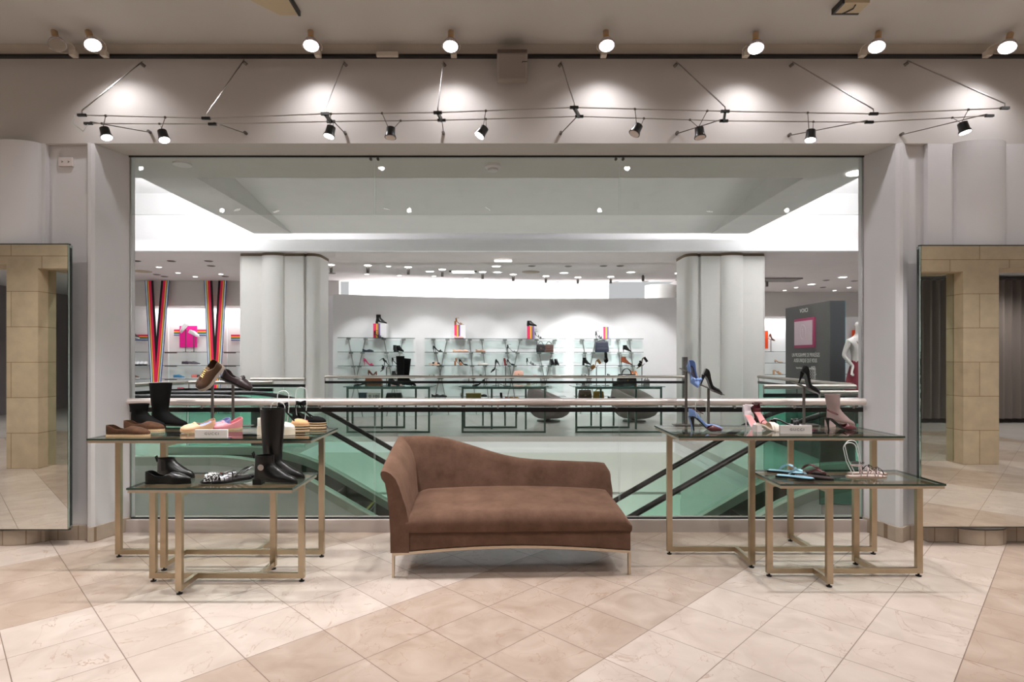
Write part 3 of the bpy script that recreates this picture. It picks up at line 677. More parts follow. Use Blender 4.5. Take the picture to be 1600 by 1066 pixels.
# backrest (loft along x)
HB = [(-.06, .822), (.0, .826), (.10, .830), (.2, .826), (.32, .806), (.437, .774), (.55, .738), (.646, .708), (.76, .676), (.87, .654), (1.0, .640), (1.15, .632), (1.35, .622), (1.5, .616), (1.55, .608), (1.578, .59), (1.588, .55)]
def hb(x):
    for (a, p), (b, q) in zip(HB, HB[1:]):
        if a <= x <= b: return p+(q-p)*(x-a)/(b-a)
    return HB[-1][1]
m = MB(); R = []
for k in range(45):
    x = -.055+(1.588+.055)*k/44; zt = hb(x); lean = .02+.04*(zt-.5)
    sec = [(.60, .30), (.605, .42), (.64+lean, zt-.06), (.652+lean, zt-.022), (.675+lean, zt-.004), (.705+lean, zt), (.735+lean, zt-.008), (.752+lean, zt-.035), (.765, .45), (DP, .165)]
    R.append([(x, y, z) for y, z in sec])
m.rings(R); m.build('back_rest', suede_m, ch, True, ang=55)
m = MB()
for y in (.0, DP-.02):
    R = []
    for k in range(21):
        x = -.0+LX*k/20; a = arch(x); R.append([(x, y-.004, a-.008), (x, y+.02, a-.008), (x, y+.02, a+.010), (x, y-.004, a+.010)])
    m.rings(R)
for x in (.0, LX-.014): m.box(x, x+.014, .0, DP, .142, .160)
m.build('bronze_frame', champ2, ch, False)
for x in (.0, LX-.016):
    for y in (-.004, DP-.026): MB().box(x, x+.016, y, y+.03, 0, .150).build('leg', champ2, ch, False)

# ---- mirrors
for s, x0, x1, zb, zt, lab in ((-1, px(104, 4.34), -5.3, .135, 2.30, 'tall leaning wall mirror left of the opening, reflecting a limestone portal'), (1, px(1441, 4.34), 5.3, .155, 2.29, 'tall leaning wall mirror right of the opening, reflecting limestone and curtains')):
    t = thing('wall_mirror', lab, 'mirror', (x0, 4.36, zb))
    a, b = sorted((0, x1-x0)); h = zt-zb
    m = MB().box(a, b, -.004, .012, 0, h); m.build('mirror_pane', mirror_m, t, False)
    MB().box(a, b, .012, .035, .02, h-.02).build('backing', blackm, t, False)
    e = .004; dk = pbr('mirror_edge', (70, 74, 70), .3, .6)
    MB().box(a-e, b+e, -.006, .02, h, h+.008).build('edge_strip', dk, t, False); MB().box(a-e, b+e, -.006, .02, -.008, 0).build('edge_strip', dk, t, False)
    xx = 0; MB().box(xx-.004, xx+.004, -.008, .036, 0, h).build('edge_strip', glass('mirror_edge_glass', (.72, .8, .78)), t, False)

# ---- room behind the camera, seen in the mirrors
for s in (-1, 1):
    Yp = 1.28 if s < 0 else 1.0
    n = 'left' if s < 0 else 'right'
    a, b = (-6.46, -6.05) if s < 0 else (6.18, 6.66)
    m = MB().box(a, b, Yp-.3, Yp, 0, 2.65).box(a-6 if s < 0 else b, a if s < 0 else b+6, Yp-.45, Yp, 2.65, 3.88).box(a, b, Yp-.45, Yp, 2.65, 3.88)
    q = (b, b+1.3) if s < 0 else (a-1.3, a)
    m.box(q[0], q[1], Yp-.45, Yp, 2.60, 3.88); m.box(q[0] if s > 0 else q[1]-.4, q[0]+.4 if s > 0 else q[1], Yp-.3, Yp, 0, 2.60)
    struct('wall_portal_'+n, m, stone_m)
    m = MB().box(q[0]+(.4 if s > 0 else 0), q[1]-(.4 if s < 0 else 0), Yp-.175, Yp-.163, 0.02, 2.6); o = struct('window_'+('1' if s < 0 else '2'), m, glass('portal_glass', (.84, .88, .86)))
m = MB().box(-12.6, 12.6, -2.6, -2.5, 3.3, 4); struct('wall_back_beam', m, jamb_m)
m = MB().box(-12.7, -12.6, -8, 1.3, 0, 4).box(12.6, 12.7, -8, 1.3, 0, 4).box(-12.6, 12.6, -8.1, -8, 0, 4); struct('wall_back', m, pbr('mauve_grey_wall', (150, 144, 150), .8))
m = MB().box(-12.6, 12.6, -8, -2.5, 3.25, 3.3); struct('ceiling_back', m, white_m)
curt = pbr('grey_curtain', (118, 108, 104), .9)
t = thing('curtain', 'full height grey pleated curtain reflected in the right mirror', 'curtain', (10.7, -3.9, .1))
m = MB(); R = []
for k in range(121):
    x = -1.6+3.4*k/120; y = .06*math.sin(k*.9)+.02*math.sin(k*.31); R.append([(x, y, 0), (x, y+.01, 0), (x, y+.01, 3.05), (x, y, 3.05)])
m.rings(R); m.build('drape', curt, t); MB().tube([(-1.6, 0, 3.08), (1.8, 0, 3.08)], .02, 8).build('rod', greysteel, t)
for xx in (-5.6, 5.7): lamp('portal_fill_spot', 'SPOT', (xx, 3.0, 3.82), 230, (1, .95, .88), .12, spot=120, blend=.8)  # added fill, brightens the stone portals that the mirrors show
for i, xx in enumerate((-10.5, -6.2, 6.4, 10.5)): lamp('back_room_fill', 'SPOT', (xx, -2.9 if abs(xx) > 7 else -.8, 3.2), 220, (1, .97, .93), .15, spot=150, blend=.8)  # unseen fill added to lift the room beyond the portals
EXs = thing('exit_sign', 'small red lit sign box reflected in the right mirror', 'sign', (6.05, -1.6, 2.75)); MB().box(-.15, .15, -.03, .03, -.09, .09).build('case', greysteel, EXs, False); MB().box(-.13, .13, .03, .034, -.07, .07).build('face', emit('red_face', (255, 40, 20), 2.5), EXs, False)
t = thing('wall_shelving', 'white shelving with boxes reflected in the narrow glass of the right mirror', 'shelves', (5.4, -3.4, 0))
for k in range(5): MB().box(-.5, .5, -.2, .2, .5+.42*k, .52+.42*k).build('shelf', white_m, t, False)
MB().box(-.55, .55, -.24, -.2, 0, 2.6).build('back_panel', jamb_m, t, False); MB().box(-.55, -.5, -.24, .2, 0, 2.6).build('side_panel', white_m, t, False); MB().box(.5, .55, -.24, .2, 0, 2.6).build('side_panel', white_m, t, False)
for k, (c, x, z) in enumerate((((170, 40, 50), -.3, .52), ((40, 36, 36), .1, .52), ((200, 90, 60), -.1, 1.36), ((225, 215, 205), .3, 1.36), ((190, 60, 80), .1, 1.78), ((60, 70, 60), -.3, .94), ((150, 110, 80), .3, .94))):
    o = MB().box(-.11, .11, -.1, .1, 0, .2).build('storage_box', pbr('box_%d' % k, c, .6), smooth=False, bevel=.004); o.location = (5.4+x, -3.4, z)
    tag(o, ['dark red', 'black', 'orange', 'pale cream', 'rose', 'dark green', 'tan'][k]+' box on the shelving reflected in the right mirror', 'box', 'boxes on the reflected shelving')
#END FURN
#SHOES
# ================================================================ SHOE KIT
def lerpt(T, t):
    for (a, p), (b, q) in zip(T, T[1:]):
        if t <= b: return p+(q-p)*(t-a)/(b-a) if b > a else q
    return T[-1][1]
def sstep(t, a, b):
    q = max(0, min(1, (t-a)/(b-a))); return q*q*(3-2*q)
PLAN = [(0, .42), (.03, .58), (.08, .68), (.2, .70), (.35, .66), (.5, .78), (.68, 1), (.8, .96), (.9, .76), (.96, .50), (1, .22)]
POINTY = [(0, .42), (.03, .58), (.08, .66), (.2, .66), (.35, .58), (.5, .70), (.66, .96), (.76, .86), (.86, .56), (.95, .26), (1, .08)]
class Shoe:
    def __init__(s, L=.27, W=.094, h=0, th=.008, plan=PLAN, fine=True):
        s.L, s.W, s.h, s.th, s.plan, s.n = L, W, h, th, plan, (18 if fine else 10); s.fine = fine
    def z(s, t): return s.th+s.h*(1-sstep(t, .06, .66))
    def hw(s, t): return s.W/2*lerpt(s.plan, t)
    def x(s, t): return (t-.5)*s.L
    def cy(s, t): return .008*math.sin(PI*t)
    def sole(s, mat, par, th=None, ext=1.03, name='sole', z0=None):
        th = th or s.th; m = MB(); R = []
        for k in range(s.n+1):
            t = k/s.n; x = s.x(t)*ext; w = s.hw(t)*ext; z = s.z(t); b = z-th if z0 is None else max(z0, 0); c = s.cy(t)
            R.append([(x, c-w, b), (x, c+w, b), (x, c+w, z), (x, c-w, z)])
        m.rings(R); return m.build(name, mat, par)
    def upper(s, mat, par, top, gap, name='upper', t0=0, t1=1, sq=.8):
        m = MB(); R = []; K = 6
        for k in range(s.n+1):
            t = t0+(t1-t0)*k/s.n; w = s.hw(t); zb = s.z(t)+.001; zt = zb+lerpt(top, t); g = min(lerpt(gap, t), w*.93); c = s.cy(t); x = s.x(t)
            zm = zb+.32*(zt-zb); sec = []
            for i in range(K+1):
                a = PI/2*i/K; sec.append((x, c-(g+(w-g)*math.sin(a)**sq), zm+(zt-zm)*math.cos(a)))
            sec += [(x, c-w*.96, zb), (x, c+w*.96, zb)]
            for i in range(K, -1, -1):
                a = PI/2*i/K; sec.append((x, c+(g+(w-g)*math.sin(a)**sq), zm+(zt-zm)*math.cos(a)))
            R.append(sec)
        m.rings(R, caps=False, closed=False)
        n = len(R[0]); m.f.append(list(range(n))[::-1]); m.f.append([s.n*n+i for i in range(n)]); m.mi += [0, 0]
        o = m.build(name, mat, par, True, 60)
        if s.fine: so = o.modifiers.new('thickness', 'SOLIDIFY'); so.thickness = .0022; so.offset = 1
        return o
    def insole(s, mat, par, t1=.7, up=.004):
        m = MB(); R = []
        for k in range(s.n+1):
            t = .02+(t1-.02)*k/s.n; x = s.x(t); w = s.hw(t)*.9; z = s.z(t)+up; c = s.cy(t)
            R.append([(x, c-w, z-.002), (x, c+w, z-.002), (x, c+w, z), (x, c-w, z)])
        m.rings(R); return m.build('insole', mat, par)
    def stiletto(s, mat, par, r0=.018, r1=.005, block=False):
        h = s.z(.05)-s.th*.5; m = MB(); x = s.x(.07)
        if block: m.rings([[(x-.02+dx*r0*1.2, dy*r0*1.25, z) for dx, dy in ((-1, -1), (1, -1), (1, 1), (-1, 1))] for z in (0, h)])
        else:
            R = []
            for k in range(7):
                q = k/6; r = r1+(r0-r1)*(q**2.2); cx = x-.012*(q)+.004; R.append([(cx+r*math.cos(2*PI*j/10), r*math.sin(2*PI*j/10), h*q) for j in range(10)])
            m.rings(R)
        return m.build('heel', mat, par)
    def strap(s, mat, par, t, hh, tb=None, w=.010, r=.0022, name='strap', lift=.0):
        """band across the foot at t (other side at tb), rising hh above the insole"""
        tb = t if tb is None else tb; pts = []
        for k in range(11):
            q = k/10; tt = t+(tb-t)*q; a = PI*q; ww = s.hw(tt)
            pts.append(Vector((s.x(tt), s.cy(tt)-ww*math.cos(a), s.z(tt)+hh*math.sin(a)+lift)))
        m = MB(); R = []
        for i, p in enumerate(pts):
            q = i/10; a = PI*q; nr = Vector((0, -math.cos(a), math.sin(a)))
            R.append([p+Vector((-w/2, 0, 0)), p+Vector((w/2, 0, 0)), p+Vector((w/2, 0, 0))+nr*r, p+Vector((-w/2, 0, 0))+nr*r])
        m.rings(R); return m.build(name, mat, par)
    def ankle(s, mat, par, zz=.075, r=.03, w=.004, name='ankle_strap', xo=.03, tilt=0):
        pts = [(s.x(.12)+xo+ (r+.006)*math.cos(2*PI*k/16), r*.8*math.sin(2*PI*k/16), s.z(.1)+zz+tilt*math.cos(2*PI*k/16)) for k in range(16)]
        return MB().tube(pts, w, 6, loop=True).build(name, mat, par)
def hroot(kind, lab, cat, loc, yaw=0, tilt=0, roll=0, grp=None):
    return thing(kind, lab, cat, loc, (roll, tilt, yaw), grp)
black_l = pbr('black_leather', (8, 8, 9), .3, spec=.5); black_s = pbr('black_suede', (7, 7, 7), .8, spec=.2)
dark_in = pbr('dark_lining', (30, 26, 26), .8); pink_in = pbr('pink_lining', (220, 150, 150), .6); tan_in = pbr('tan_lining', (190, 150, 110), .7)
rope = pbr('rope_sole', (206, 176, 138), .9, bump=.6, bscale=160); gold = pbr('gold_metal', (220, 186, 120), .25, 1); silver = pbr('silver_metal', (225, 225, 225), .15, 1)
crystal = pbr('crystal', (240, 240, 240), .1, .3)
def C(name, rgb, rough=.5, **k): return pbr(name, rgb, rough, **k)

def pump(lab, loc, yaw=0, tilt=0, mat=black_l, lin_m=dark_in, h=.09, L=.24, sole=None, fine=True, deco=None, decom=None, cat='shoe', grp=None, sling=False, kind='high_heel_pump', heelm=None, roll=0):
    t = hroot(kind, lab, cat, loc, yaw, tilt, roll, grp); s = Shoe(L, .078, h, .005, POINTY, fine)
    s.sole(sole or black_l, t)
    if sling: s.upper(mat, t, [(0, .001), (.55, .002), (.62, .024), (.72, .036), (.86, .026), (1, .012)], [(0, .05), (.58, .04), (.68, .012), (.74, 0), (1, 0)], t0=.5)
    else: s.upper(mat, t, [(0, .052), (.12, .048), (.3, .028), (.5, .022), (.66, .034), (.74, .034), (.88, .024), (1, .010)], [(0, .02), (.06, .024), (.3, .025), (.6, .022), (.70, 0), (1, 0)])
    s.insole(lin_m, t, .66); s.stiletto(heelm or mat, t)
    if sling: s.ankle(mat, t, .045, .034, .003, 'sling_strap', .02, -.02)
    if deco == 'bow':
        m = MB()
        for sg in (-1, 1): m.rings([[(s.x(.78)+dx*.4*q, sg*q*.034+.002, s.z(.78)+.036+dz*q) for dx, dz in ((-.03, -.01), (.03, -.01), (.035, .016), (-.035, .016))] for q in (.15, .6, 1)])
        m.ball((s.x(.78), 0, s.z(.78)+.038), .010, 8); m.build('bow', decom or mat, t)
    if deco == 'jewel':
        for k in range(7): MB().ball((s.x(.70+.025*(k % 4)), -.02+.013*(k % 4)+.004*(k//4), s.z(.75)+.030+.004*(k % 2)), .0045, 6).build('crystal', crystal, t)
    return t
def sandal(lab, loc, yaw=0, tilt=0, mat=black_l, lin_m=dark_in, h=.0, L=.25, fine=True, straps=((.72, .04), (.58, .05)), ankle=False, block=False, grp=None, kind='sandal', th=.010, solem=None, sling=False, w=.012, deco=None, platform=False, roll=0, heelm=None):
    t = hroot(kind, lab, 'shoe', loc, yaw, tilt, roll, grp); s = Shoe(L, .082, h, th, PLAN, fine)
    s.sole(solem or mat, t); s.insole(lin_m, t, .96, .003)
    if h > .02: s.stiletto(heelm or mat, t, block=block)
    for q in straps: s.strap(mat, t, q[0], q[1], q[2] if len(q) > 2 else None, w=w)
    if ankle: s.ankle(mat, t, .075 if h > .02 else .07, .032, .0035)
    if ankle and h > .02: s.upper(mat, t, [(0, .07), (.1, .07), (.18, .02), (1, .02)], [(0, .02), (.06, .03), (.2, .04)], 'heel_counter', 0, .16)
    if sling: s.ankle(mat, t, .04, .036, .004, 'sling_strap', .02, -.025)
    if deco == 'disc': MB().lathe([(.012, 0), (.012, .004)], (s.x(.66), 0, s.z(.66)+.045), 12).build('medallion', silver, t)
    return t
def flat(lab, loc, yaw=0, tilt=0, mat=black_l, lin_m=dark_in, L=.26, fine=True, solem=None, th=.008, plan=PLAN, bit=None, grp=None, kind='flat_shoe', h=0, top=None, roll=0, W=.09):
    t = hroot(kind, lab, 'shoe', loc, yaw, tilt, roll, grp); s = Shoe(L, W, h, th, plan, fine)
    s.sole(solem or black_l, t)
    s.upper(mat, t, top or [(0, .062), (.08, .060), (.22, .036), (.36, .030), (.48, .040), (.56, .054), (.7, .048), (.88, .034), (1, .018)], [(0, .022), (.05, .032), (.2, .036), (.4, .036), (.52, .018), (.57, 0), (1, 0)])
    s.insole(lin_m, t, .5)
    if h: s.stiletto(mat, t, block=True)
    if bit == 'bit':
        s.strap(mat, t, .58, .067, w=.02, r=.004, name='saddle_strap'); MB().tube([(s.x(.58)+.004, .018*math.cos(a)+.0, s.z(.6)+.066+.010*math.sin(a)) for a in [2*PI*k/12 for k in range(12)]], .0028, 6, loop=True).build('metal_bit', silver, t)
    if bit == 'knot': MB().ball((s.x(.6), 0, s.z(.6)+.044), .012, 8, sc=(1.0, 2.0, .6)).build('knot', mat, t)
    return t
def sneaker(lab, loc, yaw=0, tilt=0, mat=None, solem=None, lace=None, L=.28, fine=True, lin_m=dark_in, grp=None, toe=None, roll=0):
    t = hroot('sneaker', lab, 'shoe', loc, yaw, tilt, roll, grp); s = Shoe(L, .1, .006, .028, PLAN, fine)
    s.sole(solem, t, .028, 1.05)
    s.upper(mat, t, [(0, .062), (.08, .070), (.2, .060), (.32, .068), (.45, .078), (.6, .062), (.75, .044), (.9, .036), (1, .018)], [(0, .02), (.06, .03), (.2, .033), (.32, .024), (.38, .012), (.62, .008), (.66, 0), (1, 0)])
    m = MB(); m.rings([[(s.x(tt), -w_, s.z(tt)+zz-.004), (s.x(tt), w_, s.z(tt)+zz-.004), (s.x(tt), w_, s.z(tt)+zz), (s.x(tt), -w_, s.z(tt)+zz)] for tt, w_, zz in ((.3, .02, .072), (.42, .016, .076), (.6, .011, .062))]); m.build('tongue', mat, t)
    for k in range(5 if fine else 2):
        tt = .40+.06*k if fine else .44+.12*k; MB().tube([(s.x(tt), -.017, s.z(tt)+.074-.16*(tt-.4)*.45), (s.x(tt)+.004, 0, s.z(tt)+.083-.16*(tt-.4)*.45), (s.x(tt), .017, s.z(tt)+.074-.16*(tt-.4)*.45)], .0028, 5).build('lace', lace or mat, t)
    if toe: s.upper(toe, t, [(0, .03), (.8, .043), (.9, .038), (1, .022)], [(0, 0), (1, 0)], 'toe_cap', .8, 1.0)
    return t
def boot(lab, loc, yaw=0, H=.16, mat=black_l, L=.27, heel=.03, fine=True, elastic=False, tab=False, buckle=None, shaft=1.0, grp=None, kind='ankle_boot', flare=1.0, tilt=0, block=True, hb_=None, heelm=None):
    t = hroot(kind, lab, 'boot', loc, yaw, tilt, 0, grp); x0 = -L/2; n = 20 if fine else 12
    hz = heel
    def ring(z, xb, xf, w, drop=0):
        pts = []; mid = (xb+xf)/2; a = (xf-xb)/2
        for k in range(n):
            c, s_ = math.cos(2*PI*k/n), math.sin(2*PI*k/n); q = (c+1)/2
            zz = z+drop*(1-q)
            pts.append((x0+mid+a*c, w*s_*(.74+.34*math.sin(PI*min(1, q*1.25)*.75)), zz))
        return pts
    Z = [(.006, .0, L, .034, hz*.9), (.02, -.002, L*1.0, .042, hz*.8), (.04, .0, L*.94, .044, hz*.5), (.055, .002, L*.82, .043, hz*.35), (.075+hz*.3, .002, L*.66, .040, hz*.1), (.095+hz*.5, .004, L*.53, .038, 0), (.115+hz*.6, .006, L*.46, .038, 0)]
    zs = .125+hz*.6; 
    for k in range(1, 6):
        q = k/5; z = zs+(H-zs)*q; f = 1+(flare-1)*q; Z.append((z, .006-(.02*q if flare > 1 else 0), (L*.455)*f, .040*f*shaft, .0))
    R = [ring(*q) for q in Z]
    top = R[-1]; c = Vector((sum(p[0] for p in top)/n, 0, H))
    for r, dz in ((.93, 0), (.9, -.03), (.05, -.035)): R.append([(c.x+(p[0]-c.x)*r, p[1]*r, H+dz) for p in top])
    m = MB(); m.rings(R); o = m.build('shaft_and_vamp', mat, t, True, 65)
    m = MB(); mm = [ring(.0, 0, L*1.0, .036, hz), ring(.010, -.002, L*1.01, .042, hz)]; m.rings(mm); m.build('sole', heelm or black_l, t)
    if block: MB().rings([[(x0+xx, yy, z) for xx, yy in ((.0, -.026), (.055, -.03), (.055, .03), (.0, .026))] for z in (0, hz+.006)]).build('heel', heelm or black_l, t)
    else: MB().tube([(x0+.02, 0, 0), (x0+.018, 0, hz*.5), (x0+.02, 0, hz+.004)], [.006, .009, .02], 8).build('heel', heelm or black_l, t)
    if elastic: 
        for sg in (-1, 1): MB().prism([(x0+.05, sg*.0405), (x0+.08, sg*.0425), (x0+.08, sg*.043), (x0+.05, sg*.041)], H-.07, H-.008).build('elastic_panel', dark_in, t, False)
    if tab: MB().tube([(x0-.0, 0, H-.02), (x0-.012, 0, H+.012), (x0-.004, 0, H+.022), (x0+.006, 0, H-.01)], .005, 6).build('pull_tab', mat, t)
    if buckle: MB().lathe([(.019, 0), (.019, .004)], (x0+.06, -.043, H*.62), 14, axis=(0, -1, 0)).build('round_plate', silver, t)
    return t
def platform_espadrille(lab, loc, yaw=0, mat=None, lin_m=tan_in, ties=True, stripes=True, grp=None, hoop=False, solem=None):
    t = hroot('platform_espadrille', lab, 'shoe', loc, yaw, 0, 0, grp); s = Shoe(.25, .09, .02, .042, PLAN)
    m = s.sole(solem or rope, t, .0, 1.04, z0=0.0)
    if stripes:
        for z in (.010, .028):
            mm = MB(); R = []
            for k in range(s.n+1):
                tt = k/s.n; w = s.hw(tt)*1.055; x = s.x(tt)*1.05; c = s.cy(tt); R.append([(x, c-w, z), (x, c+w, z), (x, c+w, z+.007), (x, c-w, z+.007)])
            mm.rings(R); mm.build('black_band', black_s, t)
    s.upper(mat, t, [(0, .05), (.1, .045), (.35, .01), (.5, .012), (.62, .044), (.75, .042), (.9, .032), (1, .016)], [(0, .02), (.08, .03), (.4, .04), (.56, .03), (.64, 0), (1, 0)], t0=.5)
    s.insole(lin_m, t, .7); s.upper(mat, t, [(0, .055), (.1, .05), (.22, .004)], [(0, .02), (.08, .03), (.22, .04)], 'heel_counter', 0, .2)
    if ties:
        zt = .185; A = [(s.x(.12)+.03+.036*math.cos(a), .028*math.sin(a), zt+.008*math.sin(2*a)) for a in [2*PI*k/14 for k in range(14)]]
        for dz in (0, .012): MB().tube([(p[0], p[1], p[2]+dz) for p in A], .005, 6, loop=True, flat=1.4).build('ankle_tie', black_s, t)
        for sg in (-1, 1): MB().tube([(s.x(.62), sg*.03, .075), (s.x(.42), -sg*.0, .115), (s.x(.22), -sg*.028, zt)], .004, 6, flat=1.5).build('crossing_tie', black_s, t)
        for sg in (-1, 1): MB().tube([(s.x(.06), sg*.02, .09), (s.x(.12), sg*.026, zt)], .004, 6).build('crossing_tie', black_s, t)
        MB().ball((s.x(.12)+.03, -.034, zt+.01), .011, 8, sc=(1.8, .6, .8)).build('tie_knot', black_s, t)
    return t
def hoop(lab, loc, yaw=0, H=.16, W=.06, lean=0):
    t = hroot('shoe_hoop', lab, 'shoe form', loc, yaw); p = []
    for k in range(13):
        a = PI*k/12; p.append((W/2*-math.cos(a)+lean, 0, H-W*.45+W*.45*math.sin(a)))
    MB().tube([(-W*.35, 0, 0), (-W/2+lean*.6, 0, H*.4)]+p+[(W/2+lean*.6, 0, H*.4), (W*.35, 0, 0)], .0028, 6).build('loop', glhoop, t); return t
glhoop = pbr('hoop_plastic', (214, 218, 216), .15, spec=.8)
def stand(lab, base, H, yaw=0, tilt=.45, plate=.2, bl=.22, grp=None, pw=.08, foot=True):
    t = hroot('shoe_stand', lab, 'display stand', base, yaw, 0, 0, grp)
    if foot: MB().box(-bl/2, bl/2, -.045, .045, 0, .006).build('base_plate', greysteel, t, False)
    MB().box(-.008, .008, -.008, .008, .006, H).build('post', greysteel, t, False)
    if plate:
        c, s_ = math.cos(tilt), math.sin(tilt); m = MB(); R = []
        for q in (-.5, .5): R.append([(q*plate*c+(.0)*s_, y, H-q*plate*s_+z) for y, z in ((-pw/2, 0), (pw/2, 0), (pw/2, .004), (-pw/2, .004))])
        m.rings(R); m.build('tilted_plate', greysteel, t, False)
    return t
def on(x, y, z): Y = (EYE-z)*F/(y-HY); return Vector((px(x, Y), Y, z))      # point standing at height z
def name_sign(lab, x, y, z, Wd, Hh, tm):
    p = on(x, y, z); t = thing('name_sign', lab, 'sign', p)
    MB().box(-Wd/2, Wd/2, 0, .018, 0, Hh).build('plate', tm, t, False, bevel=.001)
    o = text_mesh('lettering', 'GUCCI', Hh*.42, pbr('sign_ink', (64, 58, 56), .5), t, (0.006, -.001, Hh*.5), depth=.0006, sx=1.12, spacing=1.32); return t
# ---------------- left tall table
zt = HLA
flat('brown suede espadrille at the front left corner of the tall left table', on(201, 681.5, zt), 0, mat=C('brown_suede', (78, 48, 26), .9, var=.35, vscale=25), L=.285, solem=rope, th=.014, kind='espadrille', lin_m=C('brown_lining', (60, 42, 30), .8), grp='pair of brown espadrilles')
flat('brown suede espadrille tucked behind its front mate on the tall left table', on(226, 673, zt), 0, mat=C('brown_suede', (104, 66, 36)), L=.285, solem=rope, th=.014, kind='espadrille', lin_m=C('brown_lining', (60, 42, 30)), grp='pair of brown espadrilles')
boot('short black rubber boot left of the taller black boot', on(232, 669.5, zt), 0, .19, black_s, .27, .018, kind='rubber_boot', shaft=1.25, flare=1.12)
boot('knee high black rubber boot standing at the back of the tall left table', on(265, 666.5, zt), 0, .345, black_s, .29, .018, kind='tall_boot', shaft=1.3, flare=1.22)
for x, y, c, l in ((309, 675, (222, 176, 140), 'nude tan'), (333, 673, (134, 150, 206), 'periwinkle blue'), (353, 672, (222, 142, 150), 'pink')):
    flat(l+' leather espadrille flat behind the left name sign', on(x, y, zt)+Vector((0, 0, .009)), PI+.62, roll=-.22, mat=C(l.replace(' ', '_')+'_leather', c, .5), L=.22, solem=rope, th=.014, kind='espadrille', lin_m=C(l.replace(' ', '_')+'_lining', tuple(int(v*.6) for v in c), .7), bit='knot', grp='three pastel espadrilles', top=[(0, .066), (.08, .064), (.22, .046), (.36, .032), (.48, .034), (.56, .044), (.7, .038), (.88, .028), (1, .014)])
name_sign('pale name sign reading GUCCI on the tall left table', 329.5, 684.5, zt, .22, .056, C('sign_pink', (232, 224, 222), .4))
q = on(332, 668, zt); stand('grey post stand carrying the bronze sneaker', q, .35, 0, .75, .0, .2)
sneaker('bronze brown lace up sneaker tilted down on a post stand', q+Vector((-.0, -.01, .385)), PI+.5, .85, roll=-.75, mat=C('bronze_leather', (92, 66, 48), .4, metal=.2), solem=C('greige_sole', (196, 182, 168), .7), lace=gold, toe=C('bronze_toe', (84, 62, 50), .4, metal=.1), L=.24)
q = on(364, 666, zt); stand('grey post stand with a tilted plate under the black loafer', q, .335, 0, .42, .26, .3)
flat('black pebbled driving loafer with silver bit on a tilted plate', q+Vector((.03, -.005, .334)), 0, .42, mat=C('dark_brown_black_leather', (48, 36, 38), .4), L=.25, solem=black_l, th=.012, bit='bit', kind='loafer')
e1 = on(456, 673, zt); platform_espadrille('tan platform espadrille with black ankle ties', e1, 0, C('camel_suede', (206, 158, 112), .8), grp='tied platform espadrilles')
e2 = on(474, 669.5, zt); platform_espadrille('black platform espadrille with ankle ties and red lining', e2+Vector((.03, .05, 0)), 0, black_s, C('red_lining', (150, 50, 62), .7), grp='tied platform espadrilles')
e3 = on(432, 679, zt); platform_espadrille('white platform espadrille half hidden behind the tall black riding boot', e3, 0, C('white_leather', (232, 228, 218), .5), ties=False, stripes=False, grp='tied platform espadrilles', solem=C('cream_rope', (222, 210, 190), .9))
hoop('clear hoop in the tan espadrille', e1+Vector((-.065, 0, .064)), 0, .235, .085); hoop('clear hoop in the black espadrille', e2+Vector((-.035, .05, .064)), 0, .25, .085); hoop('clear hoop in the white espadrille', e3+Vector((-.02, 0, .064)), 0, .17, .1, .03)
# ---------------- left low table
zt = HSM
flat('black pointed loafer in front of the black ankle boot, low left table', on(264, 755.5, zt), 0, mat=black_l, L=.27, plan=POINTY, solem=black_l, th=.014, grp='shoes on the low left table')
boot('low black ankle boot with pull tab behind a black loafer', on(275, 747, zt), 0, .125, black_l, .245, .012, elastic=True, tab=True, grp='shoes on the low left table')
MB_ = on(337, 753.5, zt); sandal('silver studded black slide sandal on the low left table', MB_, PI+.25, 0, stud_m, dark_in, L=.17, straps=((.45, .045), (.55, .05), (.65, .048), (.75, .04)), w=.03, th=.014, solem=black_l, kind='slide_sandal')
sandal('silver and black slingback sandal right of the studded slide', on(362, 752, zt), PI+.75, 0, C('pewter', (120, 120, 122), .2, metal=.9), dark_in, L=.23, straps=((.8, .035), (.7, .042), (.5, .05, .62)), th=.014, w=.02, sling=True, solem=black_l, deco='disc')
sandal('silver and black slingback sandal mate, turned towards the back', on(371, 748, zt), PI+.55, 0, C('pewter', (120, 120, 122), .2, metal=.9), dark_in, L=.2, straps=((.8, .035), (.6, .042)), th=.014, w=.02, sling=True, solem=black_l)
boot('black ankle boot with round silver plate at the front of the low left table', on(431, 756.5, zt), 0, .18, black_l, .27, .028, tab=True, buckle=True)
boot('tall black riding boot rising above the upper left table', on(443, 748, zt), 0, .455, black_l, .275, .02, kind='tall_boot', shaft=1.35, flare=1.18)
# ---------------- right tall table
zt = HRA
powder = C('powder_blue_satin', (128, 158, 214), .4, coat=.3)
q = on(1072, 664.5, zt); stand('grey post stand carrying the blue bow pump', q, .425, 0, .5, .1, .2)
pump('powder blue pump with a bow, facing the camera, on a post stand', q+Vector((.045, -.0, .36)), -PI/2+.25, .62, powder, C('navy_lining', (30, 26, 48), .5), .06, .2, deco='bow', grp=None, sole=powder)
p1 = on(1101, 672.5, zt); pump('powder blue satin pump behind the jewelled slingback', p1+Vector((.02, .04, 0)), -.12, 0, powder, dark_in, .095, .235)
pump('black slingback heel with red toe and crystals in front of the blue pump', p1+Vector((-.0, -.03, 0)), -.12, 0, C('wine_satin', (84, 30, 36), .4), dark_in, .095, .21, sling=True, deco='jewel', heelm=black_l)
hoop('clear hoop in the jewelled slingback heel', p1+Vector((-.035, -.02, .09)), 0, .135, .08)
q = on(1107, 664.5, zt); stand('grey post stand with a tilted plate under the black pump beside the blue shoes', q, .29, 0, .42, .25, 0.12)
